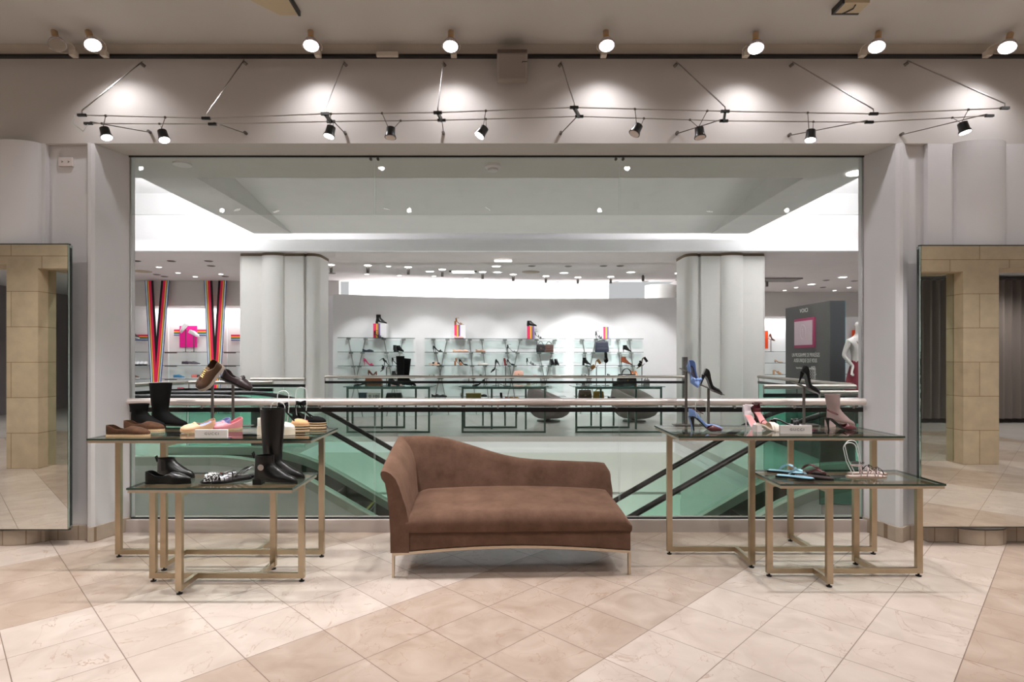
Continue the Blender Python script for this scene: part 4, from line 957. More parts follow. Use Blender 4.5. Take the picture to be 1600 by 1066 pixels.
pump('black patent pump with jewelled toe on a tilted plate beside the blue shoes', q+Vector((.012, 0, .278)), 0, .42, black_l, dark_in, .085, .2, deco='jewel')
sandal('white and pink ankle strap sandal facing the camera', on(1176, 668.5, zt), -PI/2+.15, 0, C('white_satin', (236, 228, 232), .4), pink_in, .085, .21, straps=((.75, .03),), ankle=True, grp='pair of pink lined sandals')
sandal('wine and pink ankle strap sandal facing the camera', on(1190, 663, zt), -PI/2+.1, 0, C('wine_satin', (84, 30, 36)), pink_in, .085, .21, straps=((.75, .03),), ankle=True, grp='pair of pink lined sandals')
sandal('white block heeled sandal turned away, left of the right name sign', on(1201, 673.5, zt), .35, 0, C('white_gold_leather', (238, 226, 214), .35), tan_in, .045, .2, straps=((.6, .05), (.7, .05), (.8, .04)), block=True, w=.03, heelm=C('pale_heel', (226, 214, 212), .4))
sandal('black sandal with white straps behind the right name sign', on(1231, 666, zt), -.2, 0, black_l, C('white_satin', (236, 228, 232)), .045, .21, straps=((.8, .05), (.7, .045)), block=True, w=.02, deco='disc')
name_sign('pale name sign reading GUCCI on the tall right table', 1244, 678, zt, .225, .058, C('sign_grey', (214, 206, 202), .4))
q = on(1256, 664, zt); stand('grey post stand with a tilted plate under the netted black pump', q, .30, 0, .45, .22, .2)
pu = pump('black pump with white net heel on a tilted plate before the dark kiosk', q+Vector((.03, 0, .285)), 0, .45, black_s, dark_in, .10, .2)
m = MB()
for a in range(11):
    for b in range(5):
        u_ = (b-2)*.011+(.005 if a % 2 else 0); v_ = (a-5)*.012
        if (u_/.028)**2+(v_/.066)**2 > 1: continue
        dx, dz = .035+u_, .118+v_; m.ball((dx*math.cos(.45)-dz*math.sin(.45), -.012-.01*math.cos(b-2), dx*math.sin(.45)+dz*math.cos(.45)), .0036, 5)
m.build('white_net', crystal, pu)
taupe = C('taupe_leather', (142, 120, 116), .45)
boot('taupe leather ankle boot with block heel at the right of the tall table', on(1313, 667.5, zt)+Vector((.02, .03, 0)), 0, .25, taupe, .22, .045, shaft=1.1, heelm=C('taupe_heel', (170, 150, 146), .5), flare=1.02)
pump('black slingback mule with wine toe in front of the taupe ankle boot', on(1314, 671.5, zt), 0, 0, C('wine_satin', (84, 30, 36)), dark_in, .08, .22, sling=True, deco='jewel', heelm=black_l)
# ---------------- right low table
zt = HSM
lb = C('ice_blue_rubber', (150, 196, 216), .4)
def thong(lab, loc, yaw, mat, lin_m, solem=black_l):
    t = hroot('thong_sandal', lab, 'shoe', loc, yaw, 0, 0, 'thong sandals on the low right table'); s = Shoe(.22, .085, 0, .012); s.sole(solem, t); s.insole(lin_m, t, .99, .003)
    for sg in (-1, 1):
        m = MB(); R = []
        for k in range(8):
            q = k/7; p = Vector((s.x(.78-.42*q), sg*(.002+.038*q**1.2), s.z(.5)+.006+.04*math.sin(PI*(.15+.75*q)))); R.append([p+Vector((-.006, -.007, 0)), p+Vector((.006, .007, 0)), p+Vector((.006, .007, .004)), p+Vector((-.006, -.007, .004))])
        m.rings(R); m.build('thong_strap', mat, t)
    MB().lathe([(.013, 0), (.013, .005)], (s.x(.72), 0, s.z(.7)+.038), 12).build('medallion', silver, t); return t
thong('ice blue thong sandal in front, low right table', on(1242, 748, zt), -.55, lb, lb); thong('ice blue thong sandal half behind its mate', on(1232, 741.5, zt)+Vector((.0, .04, 0)), -.55, lb, lb)
thong('dark red thong sandal in front, right of the ice blue pair', on(1272, 748, zt), -.55, C('wine_satin', (84, 30, 36)), C('dark_brown_insole', (58, 40, 38), .6)); thong('dark red thong sandal behind its mate', on(1262, 741.5, zt)+Vector((.02, .04, 0)), -.55, C('wine_satin', (84, 30, 36)), C('dark_brown_insole', (58, 40, 38)))
rg = C('rose_silver', (176, 158, 156), .3, metal=.5)
for dx, dy, l, mt in ((0, 0, 'rose silver strappy sandal in front, low right table', rg), (.07, .10, 'black and silver strappy sandal behind the rose one', C('black_silver', (60, 52, 52), .3, metal=.4))):
    b = on(1354, 746.5, zt)+Vector((dx, dy, 0))
    sandal(l, b, 0, 0, mt, C('pale_pink_insole', (196, 178, 170), .5), .0, .25, straps=((.85, .035, .7), (.7, .04, .85), (.66, .05, .45), (.45, .055, .66), (.3, .06, .42)), w=.007, th=.010, ankle=True, solem=C('nude_sole', (150, 128, 112), .6), grp='strappy gladiator sandals')
    hoop('pale hoop in the '+('rose silver' if dx == 0 else 'black and silver')+' strappy sandal', b+Vector((-.06, 0, .02)), 0, .21, .085, -.05)
#END SHOES
#FAR
# ================================================================ FAR SHOP
def bag(lab, loc, W, H, D, mat, yaw=0, handle=.6, flap=True, clasp=gold, grp=None, name='handbag'):
    t = hroot(name, lab, 'bag', loc, yaw, 0, 0, grp); m = MB(); R = []
    for z, sx, sy in ((0, .94, .9), (.06, 1, 1), (.5, 1.0, .95), (.9, .9, .6), (1, .88, .45)):
        a, b = W/2*sx, D/2*sy; c = .18*min(a, b)
        R.append([(x, y, z*H) for x, y in ((-a+c, -b), (a-c, -b), (a, -b+c), (a, b-c), (a-c, b), (-a+c, b), (-a, b-c), (-a, -b+c))])
    m.rings(R); m.build('body', mat, t)
    if handle:
        for s in (-1, 1): MB().tube([(-W*.25, s*D*.12, H*.95)]+[(-W*.25*math.cos(PI*k/8), s*D*.12, H*.97+H*handle*math.sin(PI*k/8)) for k in range(1, 8)]+[(W*.25, s*D*.12, H*.95)], .007, 6).build('handle', mat, t)
    if flap: MB().box(-W*.46, W*.46, -D*.52, -D*.44, H*.45, H*.9).build('flap', mat, t, False, bevel=.004)
    if clasp: MB().box(-.015, .015, -D*.56, -D*.5, H*.42, H*.52).build('clasp', clasp, t, False)
    return t
ROWZ = [1.915, 1.58, 1.25, .945, .47]
GX = [(530, 647), (664, 773), (774, 883), (897, 1003)]
GN = ['first', 'second', 'third', 'fourth']; RN = ['top', 'second', 'third', 'fourth', 'lowest']
def sy(x): return wy(x)-.22
for g, (a, b) in enumerate(GX):
    xm = px((a+b)/2, 14.1 if g else 13.7); Ys = sy(xm); xa, xb = px(a, Ys), px(b, Ys); xm = (xa+xb)/2; hw = (xb-xa)/2
    sl = math.atan((wy(xb)-wy(xa))/(xb-xa)); Ys = sy(xm)
    t = thing('shelf_unit', GN[g]+' wall unit of glass shelves on slanting rods, counted from the left', 'shelves', (xm, Ys, 0), (0, 0, sl), 'glass shelf units on the curved wall')
    for z in ROWZ:
        m = MB().box(-hw, hw, -.17, .15, z-.012, z); m.mi = [1, 1, 1, 1, 0, 0]; m.build('glass_shelf', [gl_shelf, gl_sedge], t, False)
    rods = [(-.72, -.35), (-.28, -.75), (.2, .62), (.72, .28)] if g % 2 == 0 else [(-.75, -.3), (-.35, -.8), (.3, .5), (.65, .9)]
    for q0, q1 in rods:
        MB().tube([(q1*hw, .125, 0), (q0*hw, .125, 1.9)], .011, 6).build('rod', steel, t)
        for z in ROWZ[:4]:
            x = q1*hw+(q0-q1)*hw*z/1.9; MB().box(x-.05, x+.05, .05, .145, z-.045, z-.012).build('clamp', steel, t, False, bevel=.004)
def shp(x, r, g=None):
    z = ROWZ[r]; Y = sy(px(x, 14.2)); Y = sy(px(x, Y)); return Vector((px(x, Y), Y-.06, z))
def suf(x, r):
    g = min(range(4), key=lambda i: abs((GX[i][0]+GX[i][1])/2-x)); return ' on the '+RN[r]+' shelf, '+GN[g]+' unit'
FG = 'shoes on the curved wall shelves'
brown = C('tan_brown', (150, 92, 50), .5); nude = C('nude', (226, 186, 160), .5); red = C('deep_red', (140, 26, 30), .4); magenta = C('magenta', (220, 60, 120), .4)
navy = C('navy', (36, 42, 60), .5); greyl = C('grey_leather', (130, 124, 124), .5); olive = C('olive', (104, 88, 50), .6); whitel = C('white_leather', (232, 228, 218)); pinkl = C('dusty_pink', (232, 178, 176), .5); orange = C('orange_leather', (222, 134, 70), .5)
cognac = C('cognac', (118, 60, 34), .4)
stripe_c = [C('s_pink', (236, 50, 110), .5), C('s_red', (230, 70, 80), .5), C('s_yellow', (244, 200, 70), .5), C('s_olive', (170, 110, 60), .5), C('s_purple', (120, 90, 160), .5)]
def gift(x0, x1, r, ytop, white_w, lab):
    Y = sy(px((x0+x1)/2, 14.1)); z = ROWZ[r]; a, b = px(x0, Y), px(x1, Y); H = pz(ytop, Y)-z
    t = thing('striped_box', lab, 'box', ((a+b)/2, Y+.02, z), group='striped display boxes'); hw = (b-a)/2
    MB().box(-hw, hw, -.1, .1, 0, H).build('carton', white_m, t, False)
    ws = [.3, .14, .18, .14, .24]; x = -hw+.02; W = (b-a)*(1-white_w)-.02
    for c, q in zip(stripe_c, ws): MB().box(x, x+W*q, -.102, -.1, .0, H).build('stripe', c, t, False); x += W*q
    return Vector(((a+b)/2, Y, z+H))
b1 = gift(583, 605, 0, 506, .45, 'pink and yellow striped box on the top shelf, first unit')
b2 = gift(709, 728, 0, 508, .45, 'pink and yellow striped box on the top shelf, second unit')
b3 = gift(822, 835, 0, 510, .05, 'pink and yellow striped box on the top shelf, third unit')
b4 = gift(940.5, 950, 0, 511, .0, 'narrow pink and yellow striped box on the top shelf, fourth unit')
boot('black ankle boot on top of the first striped box', b1+Vector((.03, 0, 0)), 0, .22, black_l, .27, .06, fine=False, grp=FG)
sandal('tan block sandal on top of the second striped box', b2+Vector((0, 0, 0)), .3, 0, brown, nude, .09, .22, False, block=True, ankle=True, grp=FG)
boot('black low bootie on top of the third striped box', b3+Vector((.04, 0, 0)), 0, .12, black_l, .25, .03, fine=False, grp=FG)
def put(fn, lab, x, r, yaw=0, dy=-.0, **k):
    p = shp(x, r)+Vector((0, dy, 0)); return fn(lab+suf(x, r), p, yaw, fine=False, grp=FG, **k)
put(sandal, 'black strappy sandal', 594, 0, 0, -.1, h=.09, straps=((.7, .04), (.5, .06)), ankle=True, L=.22)
put(flat, 'dusty pink flat', 718, 0, .2, -.1, mat=pinkl, L=.22)
put(sandal, 'black and white heeled sandal', 842, 0, 0, h=.1, straps=((.7, .04), (.6, .05), (.45, .06)), ankle=True, w=.02, lin_m=whitel)
put(sandal, 'black high sandal', 936, 0, 0, h=.11, straps=((.7, .05), (.5, .06)), ankle=True, w=.02, L=.2)
put(flat, 'navy and white slipper', 576, 1, .3, mat=navy, lin_m=whitel)
put(boot, 'black open bootie', 618, 1, -1.3, H=.16, mat=black_l, L=.24, heel=.07); put(boot, 'black round bootie', 626, 1, -.5, H=.15, mat=black_s, L=.22, heel=.05)
put(pump, 'black pump', 684.5, 1, 0, h=.1, deco='bow'); put(flat, 'nude flat with a black heel', 716, 1, .2, mat=nude); put(flat, 'nude flat', 725, 1, 0, mat=nude, L=.24); put(flat, 'tan flat', 751, 1, 0, mat=C('tan_flat', (196, 150, 120), .5), L=.24)
put(sandal, 'black high strappy sandal', 800, 1, 0, h=.11, straps=((.72, .03),), ankle=True); 
for x, l, m_ in ((844.5, 'black', C('black_bag', (24, 20, 22), .5)), (857.5, 'dark brown', C('brown_bag', (70, 44, 34), .5))): bag(l+' satchel with double handles'+suf(x, 1), shp(x, 1)+Vector((0, -.02 if l == 'black' else .03, 0)), .22, .2, .12, m_, 0, .35, grp='handbags on the second shelf')
bag('large navy top handle bag'+suf(939.5, 1), shp(939.5, 1), .33, .27, .16, C('navy_bag', (34, 38, 54), .5), 0, .14, grp='handbags on the second shelf', clasp=None)
put(boot, 'black heeled bootie', 979, 1, 0, H=.17, mat=black_l, L=.22, heel=.08, block=False)
put(pump, 'magenta high heel', 577, 2, 0, mat=magenta, h=.12, deco='bow'); put(sandal, 'slim black sandal', 621, 2, 0, h=.11, straps=((.72, .03), (.5, .04)), ankle=True)
put(sandal, 'tan platform slide', 679, 2, .1, mat=nude, h=.02, th=.03, straps=((.62, .06), (.72, .05)), w=.04); put(sandal, 'black block heel sandal', 683.5, 2, .4, .05, h=.07, block=True, straps=((.6, .06), (.72, .05)), w=.04, L=.2)
put(sandal, 'brown block heeled sandal', 718, 2, .2, mat=brown, lin_m=nude, h=.1, block=True, straps=((.6, .06), (.72, .05)), w=.04, L=.2, ankle=True); put(pump, 'black and white pump', 724, 2, 0, .06, mat=black_l, h=.1, L=.22)
put(flat, 'black and white slip on', 755, 2, 0, mat=whitel); 
put(pump, 'red lined pump seen from the front', 789, 2, -1.4, mat=red, lin_m=red, h=.12); put(pump, 'black pump', 798, 2, 0, mat=black_l, h=.1, L=.2)
put(sandal, 'black sandal with white straps', 830, 2, 0, h=.1, straps=((.72, .04), (.6, .05), (.45, .06)), ankle=True, w=.02, lin_m=whitel); put(boot, 'left black bootie', 863, 2, -1.3, H=.15, L=.22, heel=.06); put(boot, 'right black bootie', 869.5, 2, -1.2, H=.15, L=.22, heel=.06)
put(boot, 'black bootie', 916, 2, 0, H=.19, L=.22, heel=.07); put(boot, 'cognac heeled bootie', 978, 2, 0, H=.21, mat=cognac, L=.29, heel=.09, block=False)
put(boot, 'black bootie', 619, 3, 0, H=.17, L=.2, heel=.04); put(boot, 'black wide bootie', 628, 3, 0, H=.13, L=.2, heel=.03, dy=-.06); put(pump, 'dark brown pump', 582, 3, PI, mat=cognac, h=.11)
put(flat, 'left black flat', 677, 3, 0, L=.2); put(flat, 'right black flat', 684, 3, 0, L=.2); put(flat, 'left nude flat', 716, 3, 0, mat=nude, L=.2); put(flat, 'right nude flat', 724, 3, 0, mat=pinkl, L=.2); put(sandal, 'black heeled mule', 756, 3, 0, h=.06, L=.2, straps=((.65, .05),), w=.04)
p = shp(810, 3); bag('small blush pink boxy bag'+suf(810, 3), p+Vector((0, -.02, 0)), .25, .16, .1, C('blush', (236, 186, 166), .5), 0, .1, grp=None)
put(sandal, 'dusty pink knotted slide', 833, 3, 0, mat=pinkl, straps=((.6, .05), (.72, .05)), w=.05); put(sandal, 'grey strappy slide', 859, 3, 0, mat=greyl, straps=((.6, .05), (.72, .04), (.45, .05)), w=.015)
put(flat, 'left black and red flat', 913, 3, 0, mat=C('black_red', (60, 20, 24), .5), L=.18); put(flat, 'right black flat', 918.5, 3, 0, L=.18); put(sandal, 'black sandal with bow', 949, 3, 0, h=.04, straps=((.65, .06), (.5, .07)), w=.03)
put(pump, 'left orange pump', 989, 3, -1.3, mat=orange, h=.1, lin_m=nude); put(pump, 'right orange pump', 994.5, 3, -1.3, mat=orange, h=.1, lin_m=nude)
put(flat, 'black flat', 681, 4, 0, L=.2); put(flat, 'black flat shoe', 690.5, 4, 0); put(flat, 'small black flat', 755, 4, 0, L=.2)

# ---- far tables (in front of the curved wall) with nested low ones
def far_table(lab, x0, x1, Y, h, grp, depth=.6):
    a, b = px(x0, Y), px(x1, Y); t = thing('far_display_table', lab, 'table', ((a+b)/2, Y+depth/2, 0), group=grp); hw = (b-a)/2; d = depth/2
    m = MB().box(-hw-.05, hw+.05, -d-.03, d+.03, h-.012, h); m.mi = [1, 1, 1, 1, 0, 0]; m.build('glass_top', [gl_shelf, gl_sedge], t, False)
    for lx, ly in ((-hw+.02, -d+.02), (hw-.02, -d+.02), (-.3*hw, d-.02), (.55*hw, d-.02)): MB().box(lx-.018, lx+.018, ly-.018, ly+.018, 0, h-.013).build('leg', greentab, t, False)
    for z in (.0, h-.05): MB().box(-hw+.038, hw-.038, -d+.004, -d+.036, z, z+.035).build('cross_bar', greentab, t, False)
    return t
FTY = 10.95; fz = 1.44-45*FTY/F
TG = 'green framed glass tables behind the far railing'
far_table('green framed glass table with boots, left of three behind the far railing', 541, 672, FTY, fz, TG)
far_table('green framed glass table, middle of three behind the far railing', 721, 853, FTY, fz, TG)
far_table('green framed glass table with a black bag, right of three', 899, 1035, FTY, fz, TG)
LG = 'nested low tables behind the far railing'
def low(lab, x0, x1):
    far_table(lab, x0, x1, FTY+.74, .57, LG, .45)
low('nested low table beneath the left green framed table', 549, 633); low('nested low table beneath the middle green framed table', 724, 808); low('nested low table beneath the right green framed table', 899, 984)
def ft(x, dy=.3, z=None): Y = FTY+dy; return Vector((px(x, Y), Y, fz if z is None else z))
TBL = ' on the left table behind the far railing'
boot('tall black boot, left of two'+TBL, ft(632, .2), 0, .58, black_s, .30, .05, fine=False, kind='tall_boot', shaft=1.1, flare=1.1); boot('tall black boot leaning, right of two'+TBL, ft(639, .4), .3, .53, black_s, .28, .05, fine=False, kind='tall_boot', shaft=1.1, flare=1.1, tilt=.08)
bag('tan brown leather box bag'+TBL, ft(584, .35), .33, .17, .14, C('tan_bag', (124, 72, 44), .5), 0, 0, grp=None); pump('dark brown pump on top of the tan box bag', ft(583, .35)+Vector((0, 0, .17)), 0, 0, cognac, dark_in, .08, .2, fine=False)
pump('black pointed mule'+TBL, ft(563, .2), PI, 0, black_l, dark_in, .03, .26, fine=False); boot('short black boot'+TBL, ft(615, .12), 0, .1, black_l, .22, .05, fine=False)
sandal('pink and nude flower sandal'+TBL, ft(620, .35), 0, 0, pinkl, nude, 0, .24, False, straps=((.5, .05), (.62, .05), (.74, .04)), w=.02); 
q = ft(604, .3); stand('thin post stand with a black sandal, left table behind the railing', q, .36, 0, .5, .12, .14); sandal('black strappy heel on the thin post stand, left table', q+Vector((-.03, 0, .34)), PI, .7, black_l, dark_in, .1, .22, False, straps=((.7, .04), (.5, .06), (.6, .05)), ankle=True, w=.015)
q = ft(775, .3); stand('thin post stand with a black pump, middle table behind the railing', q, .33, 0, .5, .12, .14); pump('black patent pump on the thin post stand, middle table', q+Vector((-.0, 0, .32)), PI, .6, black_l, dark_in, .11, .24, fine=False)
q = ft(790, .3); stand('empty thin post stand, middle table behind the railing', q, .5, 0, 0, .1, .1)
pump('black slingback pump on the middle table behind the railing', ft(748, .15), PI, 0, black_l, dark_in, .08, .24, fine=False); sandal('crystal sandal on the middle table behind the railing', ft(787, .12), 0, 0, silver, whitel, .04, .24, False, straps=((.5, .05), (.7, .05), (.6, .05)))
sandal('pale gold slipper on the middle table, right end', ft(829, .2), PI, 0, C('pale_gold', (214, 206, 180), .4), whitel, .05, .26, False, straps=((.6, .05), (.72, .05)), w=.04); sandal('white sandal on the middle table, right end', ft(843, .35), 0, 0, whitel, whitel, .05, .24, False, straps=((.6, .05), (.72, .05)), w=.02)
bag('large black top handle bag on the right table behind the railing', ft(979, .25), .36, .23, .18, C('black_bag', (24, 20, 22)), 0, .5, grp=None); bag('small black purse left of the large black bag', ft(965, .1), .2, .08, .08, C('black_bag', (24, 20, 22)), 0, 0)
q = ft(932, .3); stand('thin post stand with a tan mule, right table', q, .37, 0, -.5, .12, .14); sandal('tan brown wedge mule on the thin post stand', q+Vector((-.02, 0, .36)), PI, .65, C('tan_wedge', (150, 106, 54), .6), nude, .09, .24, False, straps=((.6, .06), (.72, .05)), block=True, w=.06)
q = ft(946, .35); stand('thin post stand with a small black sandal, right table', q, .52, 0, 0, .08, .14); sandal('small black sandal seen end on, on the tall thin post', q+Vector((0, 0, .525)), -PI/2, .9, black_l, dark_in, .08, .2, False, straps=((.6, .05), (.72, .05)), w=.03)
q = ft(1003, .3); stand('thin post stand with an olive platform, right table', q, .40, 0, -.5, .12, .14); sandal('black sandal with olive platform on the rightmost thin post', q+Vector((-.0, 0, .40)), PI, .6, black_l, olive, .1, .24, False, straps=((.6, .06), (.72, .05), (.45, .06)), block=True, w=.03, solem=olive)
sandal('black flower mule on the right table behind the railing', ft(909, .2), 0, 0, greyl, whitel, .03, .22, False, straps=((.6, .05), (.72, .05)), w=.03); bag('grey round purse on the right table, right end', ft(1010, .3), .12, .12, .06, greyl, 0, .3)
lt = lambda x, dy=.2: Vector((px(x, FTY+.74+dy), FTY+.74+dy, .57))
def cube_item(lab, x, W, H, D, mat, cat='box', name='gift_box', dy=.2):
    t = thing(name, lab, cat, lt(x, dy)); MB().box(-W/2, W/2, -D/2, D/2, 0, H).build('body', mat, t, False, bevel=.003); MB().box(-W/2-.003, W/2+.003, -D/2-.003, D/2+.003, H*.78, H+.003).build('lid', mat, t, False); return t
cube_item('dark blue box on the nested left table', 567, .15, .14, .1, C('dark_blue', (46, 58, 76), .5, var=.4, vscale=40)); g = cube_item('white box with black marks on the nested left table', 585, .25, .14, .1, C('white_box', (220, 222, 214), .6))
for k, x in enumerate((-.08, .0, .05, .09)): MB().tube([(x, -.054, .04), (x, -.054, .1)] if k % 2 else [(x+.015*math.cos(a), -.054, .07+.03*math.sin(a)) for a in [2*PI*j/10 for j in range(10)]], .006, 5, loop=k % 2 == 0).build('black_mark', blackm, g)
bag('black hobo bag on the nested left table', lt(616), .33, .14, .14, C('black_bag', (24, 20, 22)), 0, 0); 
cube_item('gold green box on the nested middle table', 740, .31, .13, .14, C('gold_green', (150, 136, 70), .3, metal=.5)); pump('white and black pump at the left of the nested middle table', lt(722), -1.3, 0, whitel, dark_in, .08, .22, fine=False)
pump('black pump seen from behind on the nested middle table', lt(783), -1.5, 0, black_l, dark_in, .08, .22, fine=False); flat('red and tan flat on the nested middle table', lt(797), 0, mat=C('red_tan', (196, 110, 100), .5), L=.22, fine=False); flat('ochre flat at the right of the nested middle table', lt(805), .3, mat=C('ochre', (190, 140, 70), .5), L=.2, fine=False)
bag('dark brown and cream tote on the nested right table', lt(914), .27, .2, .14, C('brown_tote', (92, 74, 60), .6), 0, .3); bag('mustard olive tote right of the brown tote', lt(935, .25), .22, .17, .12, C('mustard', (158, 128, 52), .6), 0, .3); flat('black flat on the nested right table', lt(957), 0, L=.2, fine=False)

# ---- swivel tub chairs
def tub(lab, x, y, W, H, dirn, mat):
    Y = 13.0; t = thing('tub_chair', lab, 'armchair', (px(x, Y), Y, 0), (0, 0, dirn), 'grey tub chairs before the curved wall')
    n = 28; R = []
    def hz(a): return H*(.80+.22*math.cos(a))          # higher at local +x
    for q, r in ((.0, .24), (.06, .33), (.2, .43), (.4, .49), (.6, .5), (.8, .48), (.95, .45), (1.0, .42), (.97, .38), (.75, .34), (.5, .31)):
        ring = []
        for k in range(n):
            a = 2*PI*k/n; top = hz(a); z = .07+(top-.07)*q if q > .05 else .07
            if q == .5 and r == .31: z = .40
            if q == .75 and r == .34: z = .42+(top-.42)*.5
            ring.append((W*r*math.cos(a)*1.02, W*r*.86*math.sin(a), z))
        R.append(ring)
    m = MB(); m.rings(R); m.build('shell', mat, t, True, 70)
    MB().ball((0, 0, .40), W*.3, 16, sc=(1, .85, .25)).build('seat_cushion', mat, t)
    MB().lathe([(.26, 0), (.26, .02), (.05, .03), (.05, .08)], (0, 0, 0), 20).build('swivel_base', greysteel, t)
gv = C('grey_velvet', (136, 128, 126), .9, var=.06, vscale=3)
tub('grey velvet tub chair between the middle and right far tables', 857, 0, .98, .78, PI*.95, gv); tub('larger grey velvet tub chair behind the right far table', 991, 0, 1.1, .82, PI*.75, C('olive_grey_velvet', (126, 122, 116), .9, var=.06, vscale=3))

# ---- rainbow ribbons
SC_ = [C('r_navy', (30, 62, 130), .6), C('r_ice', (206, 226, 240), .6), C('r_green', (24, 96, 72), .6), C('r_yellow', (246, 178, 60), .6), C('r_pink', (232, 22, 84), .6), C('r_black', (8, 4, 7), .7)]
FR_ = [0, .08, .23, .31, .45, .74, 1.0]
def ribbon(lab, top, bot, yt=438.6, yb=646):
    Y = 14.38; t = thing('striped_ribbon_banner', lab, 'banner', (px((top[0]+top[1])/2, Y), Y, 0), group='rainbow ribbon banners'); ox = t.location.x
    w_ = 13.2; parts = [[MB() for _ in SC_] for _ in (0, 1)]
    N_ = 30
    for side in (0, 1):
        for i in range(6):
            R = []
            for k in range(N_+1):
                q = k/N_; y = yt+(yb-yt)*q; xo = top[side]+(bot[side]-top[side])*q; xc = (top[0]+top[1])/2+((bot[0]+bot[1])/2-(top[0]+top[1])/2)*q; sg = 1 if side == 0 else -1
                a = xo+sg*FR_[i]*w_; b = xo+sg*FR_[i+1]*w_
                if side == 0: a, b = min(a, xc), min(b, xc)
                else: a, b = max(a, xc), max(b, xc)
                A, B = P(a, y, Y), P(b, y, Y); R.append([(A.x-ox, -.004, A.z), (B.x-ox, -.004, B.z), (B.x-ox, .004, B.z), (A.x-ox, .004, A.z)])
            parts[side][i].rings(R)
    m = MB()
    for side in (0, 1):
        m = MB()
        for i in range(6): m.add(parts[side][i].v, parts[side][i].f, i)
        m.build('ribbon', SC_, t, False)
ribbon('rainbow striped V ribbon hanging at the far left, left one', (226.4, 265), (238, 247.8)); ribbon('rainbow striped V ribbon behind the bronze sneaker, right one', (318.6, 354.5), (328, 342))
# ---- left niche shelving
NY = 14.72
def nz(y): return pz(y, NY)
for i, (a, b, l) in enumerate(((150, 232, 'lit niche shelves at the far left edge'), (255, 325, 'lit niche shelves between the two rainbow ribbons'), (348, 400, 'lit niche shelves right of the rainbow ribbons'))):
    t = thing('niche_shelf_unit', l, 'shelves', (px((a+b)/2, NY), NY+.08, 0), group='glass niche shelves at the far left'); hw = (px(b, NY)-px(a, NY))/2
    for y in (550, 571, 592, 612):
        m = MB().box(-hw, hw, -.14, .12, nz(y)-.012, nz(y)); m.mi = [1, 1, 1, 1, 0, 0]; m.build('glass_shelf', [gl_shelf, gl_sedge], t, False); MB().box(-hw, -hw+.3, -.02, .02, nz(y)-.035, nz(y)-.012).build('bracket', greysteel, t, False)
    for s in (-1, 1): MB().box(s*hw*.98-.012, s*hw*.98+.012, .10, .14, 0, 2.72).build('upright', white_m, t, False)
NB = 14.93
def stripes(x0, x1, y0, y1, lab):
    t = thing('striped_wall_band', lab, 'wall decoration', (px((x0+x1)/2, NB), NB, 0), group='striped bands on the niche wall'); hw = (px(x1, NB)-px(x0, NB))/2; z1, z0 = pz(y0, NB), pz(y1, NB)
    cs = [4, 3, 2, 1, 0]; fr = [0, .28, .5, .72, .84, 1]
    for i, c in enumerate(cs): MB().box(-hw, hw, -.006, .0, z1-(z1-z0)*fr[i+1], z1-(z1-z0)*fr[i]).build('stripe', SC_[c], t, False)
stripes(205, 232, 523, 532, 'striped wall band at the far left edge of the niche'); stripes(272, 322, 515, 524.5, 'striped wall band running behind the pink panel'); stripes(361, 385, 523, 532.5, 'striped wall band beside the left column')
o = MB().box(px(281.5, NB), px(308.5, NB), NB-.03, NB-.008, pz(543, NB), pz(509.5, NB)).build('pink_panel', C('hot_pink', (236, 20, 150), .5), smooth=False); tag(o, 'hot pink square panel on the niche wall', 'panel')
def ns(x, y): return Vector((px(x, NY), NY+.0, nz(y)))
NG = 'sneakers in the far left niche'; wsn = C('white_sneaker', (240, 240, 242), .5); wsole = C('white_sole', (225, 225, 225), .6)
for x, h, yw, l, tl in ((290, .58, PI+.3, 'white sneaker tilted down on the left clear post before the pink panel', .9), (303, .42, 0, 'white sneaker on the right clear post before the pink panel', .4)):
    q = ns(x, 550); stand('thin clear post '+('left' if x < 300 else 'right')+' before the pink panel', q, h, 0, .3, .1, .1, grp=None); sneaker(l, q+Vector((0, -.02, h+.01)), yw, tl, mat=wsn, solem=wsole, fine=False, grp=NG)
for x, y, yw, c, l in ((293, 571, 0, (60, 52, 66), 'patterned dark sneaker, left of two on the second niche shelf'), (304, 571, .2, (90, 86, 96), 'patterned grey sneaker, right of two on the second niche shelf'), (280, 592, 0, (60, 130, 176), 'blue and white sneaker on the third niche shelf'),
                       (308, 592, 0, (222, 120, 110), 'coral and white sneaker on the third niche shelf'), (317, 592, .1, (60, 60, 66), 'black and white sneaker right of the coral one'), (286, 612, 0, (190, 60, 80), 'red and navy sneaker on the lowest niche shelf'),
                       (209, 592, 0, (120, 96, 84), 'brown sneaker at the left edge of the niche'), (208, 526, .2, (40, 40, 44), 'white and black sneaker high at the left edge of the niche')):
    if y == 526: 
        q = ns(x, 550); stand('thin clear post at the left edge of the niche', q, .38, 0, .3, .1, .1); sneaker(l, q+Vector((0, 0, .38)), yw, .3, mat=C('n_%d' % x, c, .5), solem=wsole, fine=False, grp=NG); continue
    sneaker(l, ns(x, y), yw, mat=C('n_%d_%d' % (x, y), c, .5, var=.5 if c[0] < 100 else .2, vscale=40), solem=wsole, fine=False, grp=NG)
for i, x in enumerate((209, 215, 221, 227)): sneaker('white sneaker with dark sole, '+nth(i, 4)+' of the row at the far left', ns(x, 571), -1.2, mat=wsn, solem=black_l, L=.25, fine=False, grp='row of white sneakers at the far left')
